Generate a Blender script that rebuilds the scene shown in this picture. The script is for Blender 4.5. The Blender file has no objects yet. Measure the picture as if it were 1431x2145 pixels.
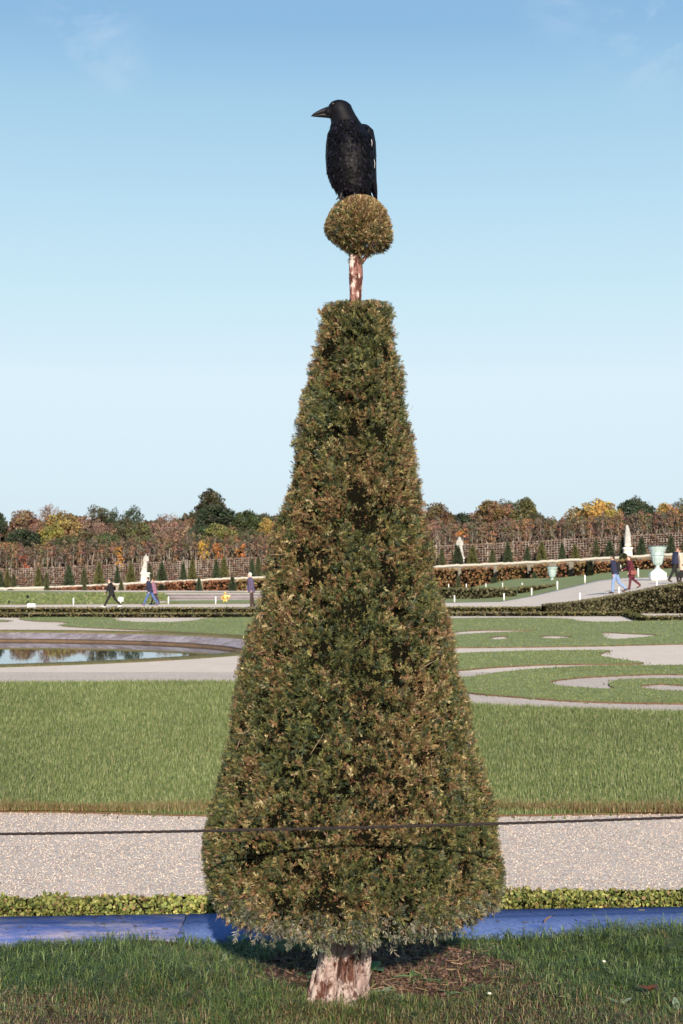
import bpy, bmesh, math, random
import numpy as np
from mathutils import Vector, Matrix
from mathutils.geometry import tessellate_polygon
rng = np.random.default_rng(7)
random.seed(7)
SC = bpy.context.scene
COL = SC.collection
PI = math.pi
# ---------------------------------------------------------------- camera
F = 2979.0; HOR = 1211.0; CX = 715.5; CY = 1072.5; CH = 1.6
TILT = math.atan((HOR - CY) / F)
def ray(px, py):
    x = (px - CX) / F; v = -(py - CY) / F
    return x, math.cos(TILT) - v * math.sin(TILT), math.sin(TILT) + v * math.cos(TILT)
def P(px, py, d):
    x, y, z = ray(px, py); k = d / y
    return Vector((x * k, d, CH + z * k))
def G(px, py, z=0.0):
    x, y, zz = ray(px, py); k = (z - CH) / zz
    return Vector((x * k, y * k, z))
def PX(px, d, z):                     # a point in column px at distance d and height z
    return Vector(((px - CX) / F * d * 1.0, d, z))
cam_d = bpy.data.cameras.new('camera'); cam = bpy.data.objects.new('camera', cam_d); COL.objects.link(cam)
cam.location = (0, 0, CH); cam.rotation_euler = (PI/2 + TILT, 0, 0)
cam_d.sensor_fit = 'VERTICAL'; cam_d.sensor_height = 36; cam_d.lens = F / 2145 * 36
cam_d.clip_start = 0.1; cam_d.clip_end = 3000
cam_d.dof.use_dof = True; cam_d.dof.focus_distance = 5.1; cam_d.dof.aperture_fstop = 13
SC.camera = cam
# ---------------------------------------------------------------- light
SUN_EL = math.radians(21); SUN_AZ = math.radians(175.5)
w = bpy.data.worlds.new('World'); SC.world = w; w.use_nodes = True
nt = w.node_tree; bg = nt.nodes['Background']
sky = nt.nodes.new('ShaderNodeTexSky'); sky.sky_type = 'NISHITA'; sky.sun_disc = False
sky.sun_elevation = SUN_EL; sky.sun_rotation = SUN_AZ; sky.air_density = 1.0; sky.dust_density = 0.6; sky.ozone_density = 1.2
# thin cirrus over the blue
tc = nt.nodes.new('ShaderNodeTexCoord'); mp = nt.nodes.new('ShaderNodeMapping'); mp.inputs['Scale'].default_value = (5.0, 5.0, 9.0)
mp.inputs['Rotation'].default_value = (0.3, 0.5, 0.2)
nz = nt.nodes.new('ShaderNodeTexNoise'); nz.inputs['Scale'].default_value = 2.2; nz.inputs['Detail'].default_value = 9; nz.inputs['Roughness'].default_value = 0.62; nz.inputs['Distortion'].default_value = 0.5
rp = nt.nodes.new('ShaderNodeValToRGB'); rp.color_ramp.elements[0].position = 0.42; rp.color_ramp.elements[1].position = 0.75
rp.color_ramp.elements[1].color = (0.6, 0.6, 0.6, 1)
mx = nt.nodes.new('ShaderNodeMix'); mx.data_type = 'RGBA'
sep = nt.nodes.new('ShaderNodeSeparateXYZ'); mr = nt.nodes.new('ShaderNodeMapRange')
mr.inputs['From Min'].default_value = 0.20; mr.inputs['From Max'].default_value = 0.36
mul = nt.nodes.new('ShaderNodeMath'); mul.operation = 'MULTIPLY'
L = nt.links.new
L(tc.outputs['Generated'], mp.inputs['Vector']); L(mp.outputs['Vector'], nz.inputs['Vector']); L(nz.outputs['Fac'], rp.inputs['Fac'])
L(tc.outputs['Generated'], sep.inputs['Vector']); L(sep.outputs['Z'], mr.inputs['Value'])
blob = None
for (bx, by, br) in ((190, 70, .050), (250, 130, .028), (1390, 20, .075), (1180, 0, .035)):
    dv = Vector(ray(bx, by)).normalized(); vd = nt.nodes.new('ShaderNodeVectorMath'); vd.operation = 'DISTANCE'; vd.inputs[1].default_value = dv; L(tc.outputs['Generated'], vd.inputs[0])
    m2 = nt.nodes.new('ShaderNodeMapRange'); m2.interpolation_type = 'SMOOTHSTEP'; m2.inputs['From Min'].default_value = br; m2.inputs['From Max'].default_value = 0; L(vd.outputs['Value'], m2.inputs['Value'])
    if blob is None: blob = m2.outputs['Result']
    else:
        ad = nt.nodes.new('ShaderNodeMath'); ad.operation = 'MAXIMUM'; L(blob, ad.inputs[0]); L(m2.outputs['Result'], ad.inputs[1]); blob = ad.outputs['Value']
L(rp.outputs['Color'], mul.inputs[0]); L(blob, mul.inputs[1]); L(mul.outputs['Value'], mx.inputs['Factor'])
SKYMUL = nt.nodes.new('ShaderNodeMix'); SKYMUL.data_type = 'RGBA'; SKYMUL.blend_type = 'MULTIPLY'; SKYMUL.inputs['Factor'].default_value = 1
SKYMUL.inputs[7].default_value = (1.0, 1.0, 1.0, 1)
EXPO = 0.65; SKYS = 0.10
gr = nt.nodes.new('ShaderNodeValToRGB'); ge = gr.color_ramp.elements
stops = [(0.0, (.60,.74,.84)), (.064, (.66,.81,.915)), (.136, (.715,.862,.945)), (.201, (.595,.81,.915)), (.26, (.495,.735,.885)), (.321, (.385,.63,.825)), (.367, (.275,.505,.765)), (.7, (.12,.28,.55)), (1.0, (.07,.19,.44))]
while len(ge) < len(stops): ge.new(.5)
for e_, (p_, c_) in zip(ge, stops): e_.position = p_; e_.color = (*c_, 1)
L(sep.outputs['Z'], gr.inputs['Fac'])
gm = nt.nodes.new('ShaderNodeMix'); gm.data_type = 'RGBA'; gm.blend_type = 'MULTIPLY'; gm.inputs['Factor'].default_value = 1; kk = 1/(SKYS*2**EXPO); gm.inputs[7].default_value = (kk, kk, kk, 1); L(gr.outputs['Color'], gm.inputs[6])
gx_ = nt.nodes.new('ShaderNodeMix'); gx_.data_type = 'RGBA'; gx_.inputs['Factor'].default_value = .92; L(sky.outputs['Color'], gx_.inputs[6]); L(gm.outputs[2], gx_.inputs[7])
L(gx_.outputs[2], SKYMUL.inputs[6]); L(SKYMUL.outputs[2], mx.inputs[6]); mx.inputs[7].default_value = (5.0, 5.6, 6.2, 1)
L(mx.outputs[2], bg.inputs['Color']); bg.inputs['Strength'].default_value = SKYS
sd = bpy.data.lights.new('sun', 'SUN'); sd.energy = 4.8; sd.angle = math.radians(0.5); sd.color = (1.0, 0.88, 0.74)
so = bpy.data.objects.new('sun', sd); COL.objects.link(so)
sv = Vector((math.sin(SUN_AZ) * math.cos(SUN_EL), math.cos(SUN_AZ) * math.cos(SUN_EL), math.sin(SUN_EL)))
so.rotation_euler = (-sv).to_track_quat('-Z', 'Y').to_euler(); so.location = (3, -20, 12)
SC.view_settings.view_transform = 'Standard'; SC.view_settings.look = 'None'; SC.view_settings.exposure = EXPO; SC.view_settings.gamma = 1.0
SC.cycles.max_bounces = 6; SC.cycles.transparent_max_bounces = 4
# ---------------------------------------------------------------- materials
def mat(name, col=(.5,.5,.5), rough=.7, spec=.3, metal=0.0, tint=False, objcol=False, noise=None, bump=None, trans=0.0, sheen=0.0, coat=0.0):
    """noise: list of (scale, lo, hi, color) mixed over; bump: list of (kind, scale, strength, distance)"""
    m = bpy.data.materials.new(name); m.use_nodes = True; t = m.node_tree; b = t.nodes['Principled BSDF']
    b.inputs['Roughness'].default_value = rough; b.inputs['Specular IOR Level'].default_value = spec; b.inputs['Metallic'].default_value = metal
    if sheen: b.inputs['Sheen Weight'].default_value = sheen
    if coat: b.inputs['Coat Weight'].default_value = coat
    geo = t.nodes.new('ShaderNodeNewGeometry')
    tcn = t.nodes.new('ShaderNodeTexCoord')
    def mixc(fac, a, bcol, mode='MIX'):
        n = t.nodes.new('ShaderNodeMix'); n.data_type = 'RGBA'; n.blend_type = mode
        if hasattr(fac, 'links'): t.links.new(fac, n.inputs['Factor'])
        else: n.inputs['Factor'].default_value = fac
        for s, v in ((6, a), (7, bcol)):
            if hasattr(v, 'links'): t.links.new(v, n.inputs[s])
            else: n.inputs[s].default_value = (*v[:3], 1)
        return n.outputs[2]
    cur = col
    if tint:
        a = t.nodes.new('ShaderNodeAttribute'); a.attribute_name = 'tint'; cur = a.outputs['Color']
    if objcol:
        o = t.nodes.new('ShaderNodeObjectInfo'); cur = mixc(1.0, cur, o.outputs['Color'], 'MULTIPLY')
    coordsock = tcn.outputs['Object']
    for nn in (noise or []):
        kind = nn[4] if len(nn) > 4 else 'NOISE'
        if kind == 'VORONOI':
            n = t.nodes.new('ShaderNodeTexVoronoi'); n.inputs['Scale'].default_value = nn[0]; fo = n.outputs['Color']
            s = t.nodes.new('ShaderNodeSeparateColor'); t.links.new(fo, s.inputs['Color']); fo = s.outputs[nn[5] if len(nn) > 5 else 0]
        else:
            n = t.nodes.new('ShaderNodeTexNoise'); n.inputs['Scale'].default_value = nn[0]; n.inputs['Detail'].default_value = 6; n.inputs['Roughness'].default_value = .65; fo = n.outputs['Fac']
            if kind == 'STRETCH':
                mm = t.nodes.new('ShaderNodeMapping'); mm.inputs['Scale'].default_value = nn[5]; t.links.new(coordsock, mm.inputs['Vector']); t.links.new(mm.outputs['Vector'], n.inputs['Vector'])
        if kind != 'STRETCH': t.links.new(coordsock, n.inputs['Vector'])
        r = t.nodes.new('ShaderNodeMapRange'); r.inputs['From Min'].default_value = nn[1]; r.inputs['From Max'].default_value = nn[2]; t.links.new(fo, r.inputs['Value'])
        cur = mixc(r.outputs['Result'], cur, nn[3])
    if hasattr(cur, 'links'): t.links.new(cur, b.inputs['Base Color'])
    else: b.inputs['Base Color'].default_value = (*cur, 1)
    prev = None
    for (kind, sc, st, dist) in (bump or []):
        n = t.nodes.new('ShaderNodeTexVoronoi' if kind == 'VORONOI' else 'ShaderNodeTexNoise'); n.inputs['Scale'].default_value = sc
        if kind == 'NOISE': n.inputs['Detail'].default_value = 5
        t.links.new(coordsock, n.inputs['Vector'])
        bb = t.nodes.new('ShaderNodeBump'); bb.inputs['Strength'].default_value = st; bb.inputs['Distance'].default_value = dist
        t.links.new(n.outputs['Distance' if kind == 'VORONOI' else 'Fac'], bb.inputs['Height'])
        if prev: t.links.new(prev, bb.inputs['Normal'])
        prev = bb.outputs['Normal']
    if prev: t.links.new(prev, b.inputs['Normal'])
    if trans > 0:
        tr = t.nodes.new('ShaderNodeBsdfTranslucent'); ms = t.nodes.new('ShaderNodeMixShader'); ms.inputs['Fac'].default_value = trans
        if hasattr(cur, 'links'): t.links.new(cur, tr.inputs['Color'])
        else: tr.inputs['Color'].default_value = (*cur, 1)
        out = t.nodes['Material Output']; t.links.new(b.outputs['BSDF'], ms.inputs[1]); t.links.new(tr.outputs['BSDF'], ms.inputs[2]); t.links.new(ms.outputs['Shader'], out.inputs['Surface'])
    return m
M = {}
M['leaf'] = mat('leaf', tint=True, objcol=True, rough=.55, spec=.25, trans=.18)
M['yew'] = mat('yew_needles', tint=True, objcol=True, rough=.45, spec=.35, trans=.10)
M['grass'] = mat('grass_blades', tint=True, rough=.5, spec=.3, trans=.28)
M['solid'] = mat('tinted_solid', tint=True, rough=.8, spec=.2)
M['core'] = mat('shaded_twigs', (.007,.006,.004), rough=1, spec=0, noise=[(40,.4,.7,(.004,.005,.003))], bump=[('NOISE',60,1,.02)])  # near black: the shade in the foliage gaps is put into the twig colour
M['bark_pale'] = mat('flaking_bark', (.36,.27,.245), rough=.9, spec=.1, noise=[(9,.42,.6,(.45,.37,.33),'STRETCH',(2,2,.6)),(26,.5,.62,(.22,.15,.14),'STRETCH',(2,2,.35)),(5.2,.54,.58,(.085,.036,.026),'STRETCH',(2.2,2.2,1.2)),(16,.60,.64,(.07,.04,.033),'STRETCH',(1.6,1.6,.7)),(55,.5,.7,(.26,.18,.15),'STRETCH',(2,2,.2))], bump=[('NOISE',22,1,.03),('NOISE',90,.9,.010)])
M['stem_bark'] = mat('stem_bark', (.22,.105,.085), rough=.8, noise=[(9,.46,.52,(.07,.022,.015),'STRETCH',(5,5,2.2)),(11,.57,.62,(.62,.50,.44),'STRETCH',(3,3,1.2))], bump=[('NOISE',90,.8,.005)])
M['trunk'] = mat('tree_trunk', (.20,.17,.14), rough=.9, noise=[(3,.4,.7,(.09,.075,.06))], objcol=False)
M['pale_trunk'] = mat('pale_trunk', (.36,.31,.26), rough=.9, noise=[(3,.4,.7,(.17,.14,.11))])
M['soil'] = mat('soil', (.075,.045,.030), rough=1, spec=.05, noise=[(9,.45,.65,(.12,.075,.055)),(60,.55,.7,(.16,.11,.085))], bump=[('NOISE',30,1,.03),('NOISE',140,.8,.01)])
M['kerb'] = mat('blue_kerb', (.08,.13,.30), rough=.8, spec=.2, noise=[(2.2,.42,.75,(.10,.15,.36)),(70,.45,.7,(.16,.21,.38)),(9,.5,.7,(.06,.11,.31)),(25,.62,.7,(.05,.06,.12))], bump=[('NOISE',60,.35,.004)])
M['kerb_pinkish'] = mat('pinkish_kerb', (.08,.13,.35), rough=.8, spec=.2, noise=[(4,.44,.60,(.33,.29,.37),'STRETCH',(1.1,3.0,1)),(45,.48,.7,(.16,.17,.34)),(11,.60,.66,(.14,.09,.10),'STRETCH',(1,2,1)),(30,.6,.68,(.07,.07,.12))], bump=[('NOISE',50,.5,.005)])  # blue base broken by pinkish grey patches and dark specks
M['stone'] = mat('pale_stone', (.48,.44,.36), rough=.85, noise=[(1.2,.45,.75,(.45,.42,.36)),(6,.55,.8,(.36,.34,.29))], bump=[('NOISE',8,.4,.03)])
M['statue'] = mat('weathered_marble', (.47,.45,.41), rough=.8, noise=[(1.6,.42,.7,(.27,.26,.24)),(7,.5,.75,(.2,.19,.18))], bump=[('NOISE',9,.5,.04)])
M['white_stone'] = mat('white_stone', (.86,.84,.78), rough=.7, noise=[(2,.5,.8,(.74,.72,.66))])
M['verdigris'] = mat('verdigris_bronze', (.36,.45,.43), rough=.6, spec=.4, noise=[(3,.5,.75,(.15,.22,.20),'STRETCH',(2,2,.4)),(9,.6,.75,(.10,.13,.12))], bump=[('NOISE',10,.4,.03)])
M['dark_bronze'] = mat('dark_bronze', (.10,.12,.11), rough=.6)
M['gold'] = mat('gilding', (.85,.55,.16), rough=.35, metal=.6, noise=[(9,.5,.7,(.6,.36,.1))])
M['white_paint'] = mat('white_paint', (.82,.82,.80), rough=.5, noise=[(12,.55,.8,(.6,.58,.54))])
M['lattice'] = mat('trellis_wood', (.42,.36,.31), rough=.9, noise=[(.9,.4,.65,(.22,.17,.14))])
M['cord'] = mat('dark_cord', (.022,.016,.016), rough=.8, bump=[('NOISE',300,1,.002)])
M['brick'] = mat('pool_wall', (.055,.035,.025), rough=.9, noise=[(2,.4,.7,(.09,.06,.04))])
M['pool_stone'] = mat('pool_stone', (.30,.26,.28), rough=.85, noise=[(.8,.42,.62,(.17,.13,.13)),(3,.5,.7,(.42,.38,.38)),(9,.5,.7,(.14,.11,.10))], bump=[('NOISE',5,.5,.03)])
M['pool_shelf'] = mat('pool_shelf', (.24,.20,.17), rough=.7, noise=[(2.5,.4,.65,(.13,.11,.09))])
def gravel_mat():
    m = mat('gravel', (.63,.53,.43), rough=.95, spec=.1,
        noise=[(95,.35,.95,(.44,.34,.28),'VORONOI',0),(95,.80,.90,(.76,.68,.58),'VORONOI',1),(140,.80,.86,(.24,.18,.17),'VORONOI',2),(1.1,.45,.75,(.60,.49,.41)),(14,.62,.8,(.62,.56,.50))],
        bump=[('VORONOI',95,.45,.006),('NOISE',20,.3,.02)])
    return m
M['gravel'] = gravel_mat()
M['gravel_far'] = mat('sandy_gravel', (.70,.58,.47), rough=.95, spec=.1, noise=[(.35,.4,.7,(.62,.52,.42)),(3,.45,.7,(.74,.63,.52)),(30,.5,.8,(.54,.44,.36))], bump=[('NOISE',15,.4,.02)])
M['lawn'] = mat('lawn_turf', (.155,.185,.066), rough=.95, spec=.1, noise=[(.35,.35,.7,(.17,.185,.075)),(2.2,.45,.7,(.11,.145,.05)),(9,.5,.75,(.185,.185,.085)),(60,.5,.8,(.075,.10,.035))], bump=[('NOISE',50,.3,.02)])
M['lawn_far'] = mat('lawn_turf_far', (.22,.255,.105), rough=.95, spec=.1, noise=[(.25,.35,.7,(.26,.28,.125)),(1.1,.45,.7,(.19,.225,.09)),(4,.5,.75,(.25,.25,.12)),(20,.5,.8,(.15,.18,.07))], bump=[('NOISE',30,.2,.02)])  # lighter than the near turf: sun on upright blades is put into the colour
M['lawn_edge'] = mat('turf_edge', (.10,.055,.035), rough=1, noise=[(3,.4,.6,(.15,.09,.05)),(5,.5,.7,(.09,.08,.03))], bump=[('NOISE',20,.8,.03)])
M['water'] = mat('pond_water', (.012,.018,.016), rough=.02, spec=.9)
wb = M['water'].node_tree.nodes['Principled BSDF']; wb.inputs['IOR'].default_value = 1.6
# ---------------------------------------------------------------- objects
def tag(o, label=None, cat=None, group=None, kind=None):
    if label: o['label'] = label
    if cat: o['category'] = cat
    if group: o['group'] = group
    if kind: o['kind'] = kind
    return o
def link(name, me, m=None, parent=None, loc=None):
    o = bpy.data.objects.new(name, me); COL.objects.link(o)
    if m is not None:
        if isinstance(m, (list, tuple)):
            for k in m: me.materials.append(k)
        else: me.materials.append(m)
    if parent: o.parent = parent
    if loc is not None: o.location = loc
    return o
def empty(name, loc, rz=0):
    o = bpy.data.objects.new(name, None); COL.objects.link(o); o.location = loc; o.rotation_euler = (0, 0, rz); o.empty_display_size = .1
    return o
def mesh_np(name, V, Fs, tint=None, smooth=False):
    """V (n,3); Fs list of index arrays (m,k); tint (n,3) per vertex"""
    me = bpy.data.meshes.new(name); V = np.asarray(V, dtype=np.float32)
    if not isinstance(Fs, (list, tuple)): Fs = [Fs]
    Fs = [np.asarray(f, dtype=np.int32) for f in Fs if len(f)]
    me.vertices.add(len(V)); me.vertices.foreach_set('co', V.ravel())
    nl = sum(f.size for f in Fs); npoly = sum(len(f) for f in Fs)
    me.loops.add(nl); me.loops.foreach_set('vertex_index', np.concatenate([f.ravel() for f in Fs]))
    me.polygons.add(npoly)
    starts = []; s = 0
    for f in Fs:
        starts.append(s + np.arange(len(f)) * f.shape[1]); s += f.size
    me.polygons.foreach_set('loop_start', np.concatenate(starts).astype(np.int32))
    if smooth: me.polygons.foreach_set('use_smooth', np.ones(npoly, dtype=bool))
    me.update(calc_edges=True)
    if tint is not None:
        a = me.color_attributes.new('tint', 'FLOAT_COLOR', 'POINT')
        c = np.ones((len(V), 4), dtype=np.float32); c[:, :3] = tint; a.data.foreach_set('color', c.ravel())
    return me
class MB:
    """collects verts and faces of simple solids into one mesh"""
    def __init__(s): s.v = []; s.f = {}; s.n = 0
    def add(s, V, Fs):
        V = np.asarray(V, float); s.v.append(V)
        for f in Fs:
            f = np.asarray(f)
            if len(f): s.f.setdefault(f.shape[1], []).append(f + s.n)
        s.n += len(V); return s
    def box(s, c, h, rz=0):
        V = np.array([[x, y, z] for x in (-1, 1) for y in (-1, 1) for z in (-1, 1)], float) * np.array(h)
        if rz: cs, sn = math.cos(rz), math.sin(rz); V = np.c_[V[:,0]*cs - V[:,1]*sn, V[:,0]*sn + V[:,1]*cs, V[:,2]]
        return s.add(V + np.array(c), [[[0,1,3,2],[4,6,7,5],[0,4,5,1],[2,3,7,6],[0,2,6,4],[1,5,7,3]]])
    def tube(s, pts, rad, n=8, cap=True):
        pts = np.asarray(pts, float); rad = np.broadcast_to(np.asarray(rad, float), (len(pts),)) if np.ndim(rad) < 2 else rad
        T = np.gradient(pts, axis=0); T /= np.linalg.norm(T, axis=1)[:, None] + 1e-9
        up = np.array([0, 0, 1.]) if abs(T[0][2]) < .9 else np.array([1., 0, 0])
        A = np.cross(T, up); A /= np.linalg.norm(A, axis=1)[:, None] + 1e-9; B = np.cross(A, T)
        th = np.arange(n) / n * 2 * PI
        V = pts[:, None] + rad[:, None, None] * (np.cos(th)[None, :, None] * A[:, None] + np.sin(th)[None, :, None] * B[:, None])
        return s.rings(V, cap)
    def rings(s, V, cap=True):
        k, n = V.shape[:2]; i = np.arange(k - 1)[:, None] * n; j = np.arange(n)[None]; j2 = (j + 1) % n
        Q = np.stack([i + j, i + j2, i + n + j2, i + n + j], -1).reshape(-1, 4)
        VV = V.reshape(-1, 3); Fs = [Q]
        if cap:
            VV = np.vstack([VV, V[0].mean(0), V[-1].mean(0)]); a = k * n
            jj = np.arange(n); Fs.append(np.vstack([np.c_[(jj + 1) % n, jj, np.full(n, a)], np.c_[(k-1)*n + jj, (k-1)*n + (jj + 1) % n, np.full(n, a + 1)]]))
        return s.add(VV, Fs)
    def lathe(s, prof, c=(0,0,0), n=24, rad_fn=None):
        th = np.arange(n) / n * 2 * PI; V = np.zeros((len(prof), n, 3))
        for i, (r, z) in enumerate(prof):
            rr = r * (rad_fn(th, z) if rad_fn else 1)
            V[i] = np.c_[rr * np.cos(th), rr * np.sin(th), np.full(n, z)]
        return s.rings(V + np.array(c))
    def ell(s, c, r, n=14, k=8):
        ph = np.linspace(0.02, PI - .02, k); th = np.arange(n) / n * 2 * PI
        V = np.stack([np.outer(np.sin(ph), np.cos(th)) * r[0], np.outer(np.sin(ph), np.sin(th)) * r[1], np.outer(-np.cos(ph), np.ones(n)) * r[2]], -1)
        return s.rings(V + np.array(c))
    def cap(s, a, b, ra, rb, n=10):
        """capsule from a to b, tapering"""
        a = np.array(a, float); b = np.array(b, float); T = b - a; l = np.linalg.norm(T); T = T / (l + 1e-9)
        pts = [a - T * ra * x for x in (.98, .7, .35)] + [a, b] + [b + T * rb * x for x in (.35, .7, .98)]
        rad = [ra * .2, ra * .71, ra * .94, ra, rb, rb * .94, rb * .71, rb * .2]
        return s.tube(pts, rad, n)
    def data(s): return np.vstack(s.v), [np.vstack(f) for f in s.f.values()]
    def mesh(s, name, smooth=False, tint=None):
        V, Fs = s.data(); me = mesh_np(name, V, Fs, tint, smooth)
        me.validate(); return me
    def obj(s, name, m, parent=None, smooth=False, loc=None): return link(name, s.mesh(name, smooth), m, parent, loc)
    def union(s, name, m, parent, voxel=.01, smooth=3, loc=None):
        """one continuous surface around everything collected"""
        o = link(name, s.mesh(name), m)
        r = o.modifiers.new('r', 'REMESH'); r.mode = 'VOXEL'; r.voxel_size = voxel; r.use_smooth_shade = True
        if smooth: q = o.modifiers.new('s', 'SMOOTH'); q.iterations = smooth; q.factor = .5
        dg = bpy.context.evaluated_depsgraph_get(); me = bpy.data.meshes.new_from_object(o.evaluated_get(dg))
        old = o.data; o.modifiers.clear(); o.data = me; bpy.data.meshes.remove(old); me.name = name
        if parent: o.parent = parent
        if loc is not None: o.location = loc
        return o
def fnoise(p, scale, seed=0, octs=3):
    """smooth pseudo noise, about -1..1"""
    r = np.random.default_rng(seed); out = np.zeros(len(p)); amp = 1; tot = 0
    for o in range(octs):
        for k in range(4):
            d = r.normal(size=3); d /= np.linalg.norm(d)
            out += amp * np.sin(p @ d * scale * (2 ** o) * 2 * PI * r.uniform(.7, 1.3) + r.uniform(0, 6.28)); tot += amp * .5
        amp *= .6
    return np.clip(out / tot, -1.5, 1.5)
def unit(v): return v / (np.linalg.norm(v, axis=-1, keepdims=True) + 1e-9)
def frames(D, roll):
    """orthonormal frames with local Z along D"""
    D = unit(D); up = np.where(np.abs(D[:, 2:3]) < .95, np.array([[0, 0, 1.]]), np.array([[1., 0, 0]]))
    A = unit(np.cross(up, D)); B = np.cross(D, A)
    c, s = np.cos(roll)[:, None], np.sin(roll)[:, None]
    return A * c + B * s, B * c - A * s, D
def scatter(T, TF, pos, D, scale, roll=None, rng_=rng):
    """copies of template T (k,3), faces TF, at pos along D"""
    n = len(pos); roll = rng_.uniform(0, 2*PI, n) if roll is None else roll
    X, Y, Z = frames(D, roll); s = np.broadcast_to(np.asarray(scale, float).reshape(-1, 1) if np.ndim(scale) else np.full((n,1), float(scale)), (n, 1))
    V = pos[:, None] + s[:, None] * (T[None, :, :1] * X[:, None] + T[None, :, 1:2] * Y[:, None] + T[None, :, 2:3] * Z[:, None])
    Fs = [ (np.asarray(f)[None] + (np.arange(n) * len(T))[:, None, None]).reshape(-1, np.asarray(f).shape[1]) for f in TF ]
    return V.reshape(-1, 3), Fs
def rep(c, k): return np.repeat(c, k, axis=0)
def palette(n, cols, wts, jit=.18, r=rng):
    i = r.choice(len(cols), n, p=np.array(wts) / sum(wts)); c = np.array(cols)[i]
    return c * (1 + r.uniform(-jit, jit, (n, 1))) * (1 + r.uniform(-.06, .06, (n, 3)))
def inpoly(x, y, poly):
    c = np.zeros(len(x), bool); n = len(poly)
    for i in range(n):
        x1, y1 = poly[i][:2]; x2, y2 = poly[(i + 1) % n][:2]
        if y1 == y2: continue
        c ^= ((y1 > y) != (y2 > y)) & (x < (x2 - x1) * (y - y1) / (y2 - y1) + x1)
    return c
def smooth_loop(pts, n=6):
    pts = [np.array(p, float) for p in pts]; out = []; N = len(pts)
    for i in range(N):
        p0, p1, p2, p3 = pts[i-1], pts[i], pts[(i+1) % N], pts[(i+2) % N]
        for k in range(n):
            t = k / n; out.append(.5 * ((2*p1) + (-p0+p2)*t + (2*p0-5*p1+4*p2-p3)*t*t + (-p0+3*p1-3*p2+p3)*t**3))
    return out
def sheet(name, outer, holes, z, m, thick=.03, edge_mat=None, zfn=None):
    loops = [[Vector((p[0], p[1], z)) for p in outer]] + [[Vector((p[0], p[1], z)) for p in h] for h in holes]
    tris = tessellate_polygon(loops); V = [v for l in loops for v in l]
    me_v = [tuple(v) for v in V]; n = len(me_v); fs = []
    for t in tris:
        a, b, c = [V[i] for i in t]
        fs.append(t if (b - a).cross(c - a).z > 0 else (t[0], t[2], t[1]))
    ntop = len(fs)
    me_v += [(v[0], v[1], v[2] - thick) for v in me_v]; k = 0
    for l in loops:
        for i in range(len(l)):
            a, b = k + i, k + (i + 1) % len(l); fs.append((a, b, b + n, a + n))
        k += len(l)
    me = bpy.data.meshes.new(name); me.from_pydata(me_v, [], fs); me.update()
    o = link(name, me, [m, edge_mat or m])
    for i, p in enumerate(me.polygons): p.material_index = 0 if i < ntop else 1
    return o
# ================================================================ foreground
D0 = 5.392; S = D0 / F                    # metres per photo pixel at the topiary
def TZ(py): return CH + (HOR - py) * S
def TX(px): return (px - CX) * S
def bank_z(x, y): return .032 + .012*np.sin(x*2.1+.5)*np.cos(y*1.7) + .008*np.sin(x*5.3+y*4.1)
# kerb line: back edge and front edge as functions of x
def kerb_back(x): return 6.70 + .062 * x
def kerb_front(x): return 6.235 + .075 * x
# grass bank ground
gx = np.linspace(-6, 6, 160); gy = np.linspace(1.0, 1, 1)
nx, ny = 200, 90
U, W_ = np.meshgrid(np.linspace(-7, 7, nx), np.linspace(0, 1, ny)); Y = 1.5 + W_ * (kerb_front(U) + .02 - 1.5)
V = np.stack([U, Y, bank_z(U, Y) + .006*fnoise(np.c_[U.ravel(), Y.ravel(), 0*U.ravel()], 2.5, 3).reshape(U.shape)], -1).reshape(-1, 3)
i = (np.arange(ny-1)[:, None] * nx + np.arange(nx-1)[None]).ravel()
tag(link('grass_bank', mesh_np('grass_bank', V, [np.c_[i, i+1, i+nx+1, i+nx]], smooth=True), M['soil']), kind='structure')
# kerb: long slabs laid end to end
kerb = empty('kerb', (0, 6.45, 0)); tag(kerb, 'low blue kerb of flat slabs, pinkish grey in patches at its left end, between grass and box edging', 'kerb')
xs = [-6.5, -4.1, TX(385)*1.19, 1.9, 4.3, 6.8]
for k in range(len(xs) - 1):
    a, b = xs[k] + .004, xs[k+1] - .004; nseg = 24; t = np.linspace(a, b, nseg)
    rr = lambda yy, zz: np.c_[t, yy, zz]
    wob = .004*np.sin(t*7+k)
    R = np.stack([rr(kerb_front(t)+wob, 0*t-.05), rr(kerb_front(t)+wob, 0*t+.038), rr(kerb_front(t)+.012+wob, 0*t+.05), rr(kerb_back(t)-.012, 0*t+.052), rr(kerb_back(t), 0*t+.04), rr(kerb_back(t), 0*t-.05)], 1)
    mb = MB(); mb.rings(R); o = mb.obj('slab', M['kerb_pinkish'] if k < 2 else M['kerb'], None); o.parent = kerb; o.matrix_parent_inverse = Matrix.Translation(-kerb.location)
    if k == 1: o['label'] = 'slab with pinkish grey patches'
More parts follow.
